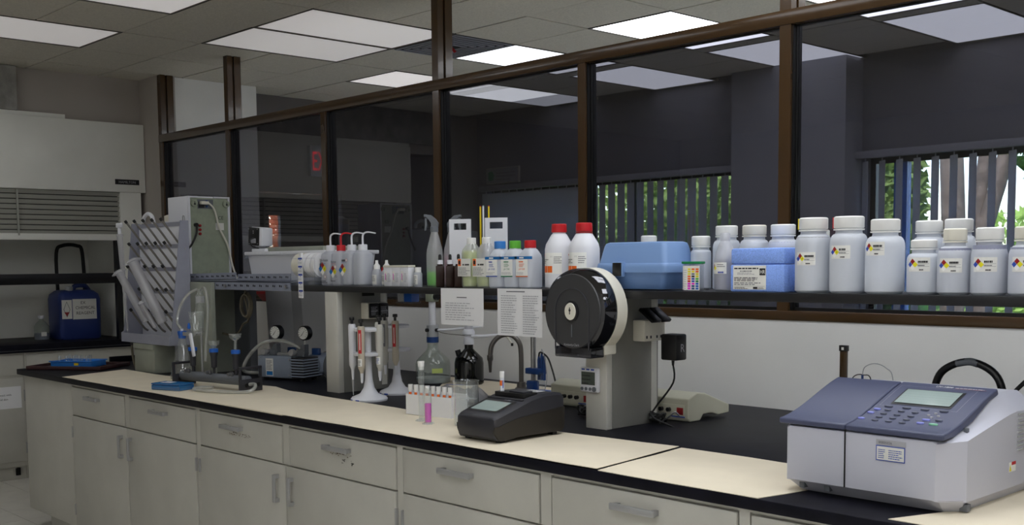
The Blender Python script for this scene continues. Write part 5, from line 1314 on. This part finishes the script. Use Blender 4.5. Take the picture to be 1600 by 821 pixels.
# ---- vacuum manifold with three valves
t = thing('vacuum_manifold', 'dark three-place vacuum manifold with end frames and blue-topped valves', 'manifold', (-4.785, 2.565, BT + .003), .15)
MB().lathe([(.024, -.25), (.024, .25)], 0, 0, .048, 20, axis='x').build('pipe', 'grey_plastic_dark', t)
for s in (-1, 1):
    x = s * .255
    fr = [(-.055, .0), (.075, .0), (.075, .115), (-.055, .115)]
    mb = MB().box(x - .007, x + .007, -.055, .075, 0, .058, .003).box(x - .006, x + .006, -.055, -.043, .05, .115, .003).box(x - .006, x + .006, .063, .075, .05, .115, .003).box(x - .006, x + .006, -.055, .075, .104, .116, .003)
    mb.build('end_frame', 'plastic_dark', t)
    for dy in (-.02, .02, .05): MB().lathe([(.010, x - .009), (.010, x + .009)], 0, dy, .03, 10, axis='x').build('end_boss', 'plastic_black', t)
for k, x in enumerate((-.165, .0, .165)):
    MB().lathe([(.006, .07), (.006, .095), (.014, .10), (.016, .15), (.020, .165), (.020, .172)], x, 0, 0, 16).build('valve_holder', 'plastic_dark', t)
    MB().lathe([(.022, .172), (.0215, .188), (.018, .190)], x, 0, 0, 18).build('blue_stopper', 'blue', t)
    MB().lathe([(.008, -.05), (.008, -.018)], x, 0, .078, 10, axis='y').lathe([(.012, -.034), (.012, -.024)], x, 0, .078, 10, axis='y').build('tap', 'steel', t)
t = thing('outlet_tube', 'loop of white tubing from the manifold end across the paper', 'hose', (-4.52, 2.60, BT + .003))
MB().tube([(.0, .0, .034), (.04, .005, .036), (.07, -.02, .02), (.06, -.06, .008), (-.05, -.13, .008), (-.18, -.17, .008), (-.25, -.15, .008), (-.27, -.10, .008), (-.22, -.07, .008)], .008, 8).build('tube', 'tube_clear', t)
c_, s_ = math.cos(.15), math.sin(.15)
mx = lambda x, y=0: (-4.785 + x * c_ - y * s_, 2.565 + x * s_ + y * c_)
def funnel_base(p, z, label, neck):
    t = thing('filter_funnel', label, 'funnel', (*p, z))
    MB().lathe([(.007, 0), (.007, neck)], n=14, cap=False).lathe([(.008, neck), (.020, neck + .006), (.026, neck + .012), (.026, neck + .026)], n=24, cap=False).lathe([(.029, neck + .026), (.029, neck + .032), (.004, neck + .032)], n=24, cap=False).build('glass', 'glass', t)
funnel_base(mx(.0), BT + .193, 'short glass funnel base on the middle manifold valve', .006)
funnel_base(mx(.165), BT + .193, 'glass funnel base with a long neck on the end manifold valve', .045)
t = thing('filter_funnel', 'glass filter cup in a white spring clamp on the manifold valve by the flask', 'funnel', (*mx(-.165), BT + .193))
MB().lathe([(.007, 0), (.007, .05), (.026, .062), (.030, .066)], n=20, cap=False).build('base', 'glass', t)
MB().lathe([(.034, .066), (.034, .072), (.030, .076), (.034, .084), (.034, .158), (.0365, .162), (.0365, .172)], .016, .017, n=28, cap=False).build('cup', 'glass', t)
for y_ in (-.034, .028): MB().box(-.034, .040, y_, y_ + .006, .056, .074, .003).build('clamp_jaw', 'steel_dull', t)
mb = MB().box(.030, .050, -.036, -.024, -.045, .07, .004); mb.rot('Y', -.28, (.04, 0, .07)); mb.build('clamp_arm', 'plastic_white', t)
MB().lathe([(.006, .09), (.008, .10), (.003, .118)], .008, -.02, 0, 10).build('blue_plug', 'blue', t)
# filtering flask with stopper
t = thing('filtering_flask', 'clear conical glass flask with a blue stopper and tubing', 'flask', (-5.28, 2.655, BT + .003))
MB().lathe([(.058, .001), (.066, .006), (.066, .02), (.052, .07), (.026, .165), (.019, .19), (.019, .222), (.022, .226)], n=32, cap=False).build('glass', 'glass', t)
MB().lathe([(.018, .210), (.023, .240), (.023, .250)], n=20).build('stopper', 'blue', t)
MB().lathe([(.008, .250), (.008, .262)], n=12).build('tube_port', 'plastic_white', t)
MB().tube([(0, 0, .258), (-.03, -.01, .30), (-.045, .02, .38), (-.03, .06, .44), (-.01, .10, .462)], .007, 8).build('tubing', 'tube_clear', t)
# wash-trap column with ground joint
t = thing('drying_tube', 'stacked glass trap with a ground joint in front of the grey plate', 'glass trap', (-5.285, 2.765, BT + .001))
MB().lathe([(.016, .0), (.018, .006), (.016, .012)], n=16).lathe([(.006, .012), (.006, .26)], n=10, cap=False).build('foot_rod', 'steel_dull', t)
MB().lathe([(.012, .26), (.012, .30), (.026, .32), (.028, .35), (.022, .38), (.024, .392), (.024, .43), (.018, .436), (.012, .455), (.008, .465)], n=22, cap=False).build('glass', 'glass', t)
MB().lathe([(.0245, .394), (.0245, .428)], n=22, cap=False).build('ground_joint', 'pp_clear', t)
MB().tube([(.01, 0, .46), (.05, .0, .47), (.11, -.02, .43), (.17, -.05, .33), (.22, -.09, .20), (.26, -.12, .11)], .007, 8).build('tubing', 'tube_clear', t)
t = thing('plastic_case', 'flat translucent blue plastic case on the kraft paper', 'case', (-4.885, 2.40, BT + .003), .35)
MB().box(-.088, .088, -.05, .05, 0, .024, .004).build('base', 'blue_clear', t)
MB().box(-.089, .089, -.051, .051, .025, .032, .003).build('lid', 'blue_clear', t)
Decal().rect(-.06, -.02, .0, .03, 'label_white').rect(-.05, -.01, -.01, .0, 'ink_blue').build('label', flat(0, 0, .032), t)

# ---- vacuum pump
t = thing('vacuum_pump', 'grey blue vacuum pump with two dial gauges and cooling fins', 'pump', (-4.86, 2.98, BT), .30)
mat('pump_grey', (140, 150, 166), .45, noise=.05)
for sx in (-.12, .12):
    for sy in (.02, .11): MB().cyl(sx, sy, 0, .014, .014, n=12).build('foot', 'rubber_black', t)
MB().box(-.15, .075, -.01, .13, .014, .125, .006).build('block', 'pump_grey', t)
MB().box(.075, .155, -.014, .125, .016, .12, .004).build('fin_core', 'plastic_black', t)
for k in range(7): MB().box(.073, .160, -.020, .130, .022 + .014 * k, .029 + .014 * k, .002).build('fin', 'pump_grey', t)
MB().lathe([(.052, .02), (.058, .03), (.058, .15), (.050, .17)], .12, .08, .075, 24, axis='y').build('motor', 'pump_grey', t)
MB().lathe([(.056, .13), (.060, .14), (.060, .20), (.05, .22)], .12, .08, .078, 24, axis='y').build('fan_cover', 'plastic_black', t)
Decal().rect(-.095, .022, -.045, .112, 'paper_label').rect(-.09, .026, -.05, .046, 'label_blue').lines(-.09, .054, -.05, .105, 7, 'ink_grey', 4).build('rating_label', front(0, -.0105, 0), t)
for sx, sz in ((-.135, .03), (-.135, .11), (.06, .03), (.06, .11)): MB().lathe([(.004, -.013), (.004, -.009)], sx, 0, sz, 8, axis='y').build('screw', 'steel', t)
MB().box(-.14, .06, .03, .06, .125, .14, .003).build('top_rail', 'steel_dull', t)
for sx in (-.07, .115):
    MB().box(sx - .03, sx + .015, .02, .06, .122, .155, .004).build('manifold_block', 'grey_plastic_dark', t)
    mb = MB().prism([(sx - .03, .135), (sx + .02, .135), (sx + .02, .185), (sx + .0, .185)], 'y', .025, .055); mb.build('elbow', 'grey_plastic_dark', t, smooth=0)
    MB().lathe([(.016, -.02), (.018, -.012), (.018, .0), (.010, .004), (.010, .03)], sx - .035, 0, .145, 16, axis='y').build('regulator_knob', 'steel_dull', t)
    MB().cyl(sx + .01, .04, .18, .205, .009, n=12).build('gauge_stem', 'steel_dull', t)
    g = MB().lathe([(.034, .0), (.037, .004), (.037, .030), (.030, .034)], sx + .01, .025, .243, 28, axis='y').build('gauge', 'plastic_black', t)
    MB().lathe([(.031, -.001), (.031, .001)], sx + .01, .025, .243, 28, axis='y').build('gauge_face', 'label_white', g)
    dc = Decal(); cx_ = sx + .01
    for k in range(11):
        a = -.8 + 4.7 * k / 10; ca, sa = math.cos(a), math.sin(a)
        dc.poly([(cx_ + .022 * ca - .0012 * sa, .243 + .022 * sa + .0012 * ca), (cx_ + .022 * ca + .0012 * sa, .243 + .022 * sa - .0012 * ca), (cx_ + .028 * ca + .0012 * sa, .243 + .028 * sa - .0012 * ca), (cx_ + .028 * ca - .0012 * sa, .243 + .028 * sa + .0012 * ca)], 'ink')
    dc.poly([(cx_ - .012, .230), (cx_ - .009, .228), (cx_ + .016, .262)], 'ink'); dc.build('dial_marks', front(0, .0235, 0), g)
MB().tube([(-.16, .04, .03), (-.23, .02, .03), (-.24, -.02, .05), (-.20, -.02, .12), (-.12, -.01, .185), (-.02, .0, .205), (.07, .01, .185), (.10, .03, .165)], .009, 10).build('vacuum_hose', 'tube_clear', t)
for sx in (-.02, .14): MB().box(sx, sx + .05, .07, .085, .13, .165, .004).build('blue_lever', 'blue_deep', t)
t = thing('cable_coil', 'coiled grey cable hanging beside the motor of the vacuum pump', 'cable', (-4.58, 3.10, BT))
for k in range(4): MB().tube([(.02 * math.sin(a) * .3 + .012 * k, .05 * math.cos(a), .085 + .07 * math.sin(a)) for a in [i * 2 * PI / 14 for i in range(15)]], .005, 6, sub=2).build('loop', 'grey_plastic_dark', t)

# ---- tray with blue rack at bench end
t = thing('serving_tray', 'dark brown plastic tray at the end of the bench', 'tray', (-6.39, 2.56, BT), .62)
mb = MB().box(-.23, .23, -.15, .15, 0, .006, .002)
for a in ((-.235, .235, -.16, -.148), (-.235, .235, .148, .16), (-.235, -.223, -.148, .148), (.223, .235, -.148, .148)): mb.box(*a, .002, .022, .002)
mb.build('tray', 'tray_brown', t)
t = thing('tube_tray', 'shallow bright blue plastic tray holding glass tubes on the brown tray', 'tray', (-6.43, 2.575, BT + .0065), .62)
mb = MB().box(-.125, .125, -.07, .07, 0, .005, .002)
for a in ((-.13, .13, -.078, -.07), (-.13, .13, .07, .078), (-.13, -.122, -.07, .07), (.122, .13, -.07, .07)): mb.box(*a, .0, .034, .002)
mb.box(-.138, .138, -.086, -.074, .030, .036, .002).box(-.138, .138, .074, .086, .030, .036, .002)
mb.build('tray', 'tray_blue', t)
Decal().rect(.02, .010, .05, .024, 'yellow_tick').build('sticker', front(0, -.078, 0), t)
q = random.Random(3)
for k in range(9):
    v = thing('glass_tube', 'small glass tube standing in the blue tray', 'tube', (0, 0, 0), 0, 'glass tubes in the blue tray')
    lx, ly = -.10 + .022 * k, -.03 + .06 * (k % 2) + q.uniform(-.01, .01)
    v.location = (-6.43 + lx * math.cos(.62) - ly * math.sin(.62), 2.575 + lx * math.sin(.62) + ly * math.cos(.62), BT + .012)
    MB().lathe([(.006, .0), (.008, .006), (.008, .055), (.010, .058)], n=12, cap=False).build('tube', 'glass', v)
t = thing('tweezers', 'black tweezers lying in the blue tray', 'tweezers', (-6.37, 2.625, BT + .013), .7)
MB().box(-.04, .04, -.006, -.002, .0, .012).box(-.04, .04, .002, .006, 0, .012).box(.03, .045, -.006, .006, 0, .012).build('body', 'plastic_black', t)

# ================================================================== FUME HOOD AND ITS BASE
HX = -7.93
t = thing('fume_hood', 'white fume hood with a big blank front panel and grey louvres', 'fume hood', (HX, 0, 0))
MB().box(-.06, 0, 1.30, 3.735, 2.045, 2.548, .003).build('front_panel', 'hood_white', t)
MB().box(-.06, -.02, 1.30, 3.16, 2.548, 2.580).build('top_strip', 'hood_white', t, smooth=0)
MB().box(-.10, -.012, 3.54, 3.70, .96, 2.045).build('jamb', 'hood_white', t, smooth=0)
MB().box(-.10, -.02, 1.30, 1.45, .96, 2.045).build('jamb', 'hood_white', t, smooth=0)
for k in range(9):
    z = 2.030 - .036 * k
    mb = MB().box(-.045, -.035, 1.45, 3.54, -.0145, .0145); mb.rot('Y', .45, (-.04, 0, 0))
    o = mb.build('slat', 'louvre', t, smooth=0); o.location = (0, 0, z)
MB().box(-.075, -.062, 1.45, 3.54, 1.73, 2.045).build('louvre_backing', 'void', t, smooth=0)
MB().box(-.055, -.02, 1.45, 3.54, 1.69, 1.735, .003).build('sash_rail', 'hood_white', t)
MB().box(-.030, -.018, 2.80, 2.812, 1.72, 2.04).build('divider', 'louvre', t, smooth=0)
MB().box(-.10, -.035, 1.45, 3.54, 1.375, 1.45, .004).build('black_bar', 'plastic_black', t)
MB().box(-.075, -.03, 3.50, 3.54, .96, 1.69).build('black_post', 'plastic_black', t, smooth=0)
MB().box(-.80, -.78, 1.45, 3.62, .96, 2.5).build('liner_back', 'hood_white', t, smooth=0)
MB().box(-.78, -.10, 3.60, 3.62, .96, 2.5).build('liner_side', 'hood_white', t, smooth=0)
MB().box(-.78, -.10, 1.45, 1.47, .96, 2.5).build('liner_side', 'hood_white', t, smooth=0)
MB().box(-.78, -.08, 1.45, 3.62, 2.48, 2.5).build('liner_top', 'hood_white', t, smooth=0)
Decal().rect(3.50, 2.100, 3.685, 2.138, 'ink').text('HAMILTON', 3.592, 2.110, .018, 'ink_light', 'c').build('name_plate', side(0, 0, 0), t, .001)
MB().tube([(-.60, 3.28, 1.30), (-.60, 3.28, 1.60), (-.58, 3.32, 1.66), (-.56, 3.42, 1.66), (-.55, 3.46, 1.60), (-.54, 3.46, 1.22), (-.56, 3.42, 1.10), (-.60, 3.36, 1.07)], .014, 8).build('black_hose', 'rubber_black', t)
MB().box(-.60, -.52, 3.44, 3.60, 1.40, 1.44).build('hose_valve', 'plastic_black', t, smooth=0)
t = thing('hood_counter', 'black resin counter inside and in front of the fume hood', 'worktop', (HX, 0, 0))
MB().box(-.80, .0, 1.30, 3.735, .90, .958, .004).build('slab', 'epoxy_black', t)
Decal().rect(1.32, .915, 3.72, .917, 'grey_plastic_dark').build('edge_line', side(0, 0, 0), t)
def hoodcab(y0, y1, label, sign):
    t = thing('hood_cabinet', label, 'cabinet', (HX - .02, 0, 0))
    MB().box(-.72, -.012, y0 + .001, y1 - .001, .10, .899).box(-.70, -.06, y0 + .001, y1 - .001, 0, .10).build('body', 'cab_paint', t, smooth=0)
    MB().box(-.012, -.002, y0 + .012, y1 - .012, .745, .885, .002).build('top_rail', 'cab_paint', t)
    d = MB().box(-.012, .004, y0 + .014, y1 - .014, .135, .725, .003).build('door', 'cab_paint', t)
    for z in (.60, .23): MB().box(-.002, .010, y1 - .018, y1 - .006, z - .04, z + .04, .002).build('hinge', 'steel_dull', d)
    MB().box(-.058, -.045, y1 - .075, y1 - .045, .03, .08).build('kick_vent', 'void', t, smooth=0)
    if sign:
        s = MB().box(.004, .005, 2.49, 2.77, .515, .668).build('sign', 'paper', d, smooth=0)
        Decal().text('Avoid contact with', 2.625, .605, .014, 'ink', 'c').text('eyes and skin', 2.625, .575, .014, 'ink', 'c').build('lettering', side(.005, 0, 0), s)
hoodcab(1.40, 2.115, 'pale unmarked steel cabinet under the fume hood, next to the signed one', False)
hoodcab(2.115, 2.805, 'pale steel cabinet with a typed paper sign under the fume hood', True)
hoodcab(2.805, 3.70, 'pale steel cabinet under the fume hood, behind the bench end', False)
# blue jerrycan
t = thing('jerrycan', 'dark blue plastic jerrycan with a handwritten white label in the fume hood', 'jerrycan', (-8.30, 3.31, .958))
q_ = lambda w, d, z: rrect(w, d, .035, z, 4)
mb = MB().loft([q_(.12, .145, .0), q_(.128, .155, .012), q_(.128, .158, .30), q_(.12, .15, .335), q_(.09, .125, .36), q_(.075, .11, .366)])
mb.build('body', 'jerry_blue', t)
MB().tube([(-.02, .0, .36), (-.02, .02, .395), (-.02, .09, .395), (-.02, .135, .34)], .018, 10).build('handle', 'jerry_blue', t)
MB().lathe([(.026, .36), (.028, .364), (.028, .392), (.024, .395)], .06, -.06, 0, 18).build('cap', 'grey_plastic', t)
dc = Decal().rect(-.145, .155, -.07, .295, 'paper_label').rect(-.065, .150, .115, .300, 'paper_label')
dc.text('EX', -.005, .262, .022, 'ink', 'l').text('CHEMICAL', -.045, .225, .022, 'ink', 'l').text('REAGENT', -.04, .185, .022, 'ink', 'l')
dc.poly([(-.108, .285), (-.083, .225), (-.108, .165), (-.133, .225)], 'ink_grey').poly([(-.108, .278), (-.087, .225), (-.108, .172), (-.129, .225)], 'paper_label').poly([(-.128, .205), (-.088, .205), (-.108, .172)], 'red_dark')
dc.build('label', side(.128, 0, 0), t, .0015)
t = thing('glass_bottle', 'small stoppered glass bottle beside the blue jerrycan', 'bottle', (-8.34, 3.075, .958))
MB().lathe([(.05, .0), (.055, .006), (.055, .10), (.03, .135), (.016, .145), (.016, .165)], n=22, cap=False).build('glass', 'glass_jug', t)
MB().lathe([(.05, .003), (.052, .05)], n=20).build('liquid', 'liquid_grey', t)
MB().lathe([(.015, .155), (.022, .170), (.022, .180)], n=14).build('stopper', 'plastic_white', t)
Decal().rect(.01, .03, .05, .06, 'label_white', 4).build('label', wrap(.055, 0, -.6), t)
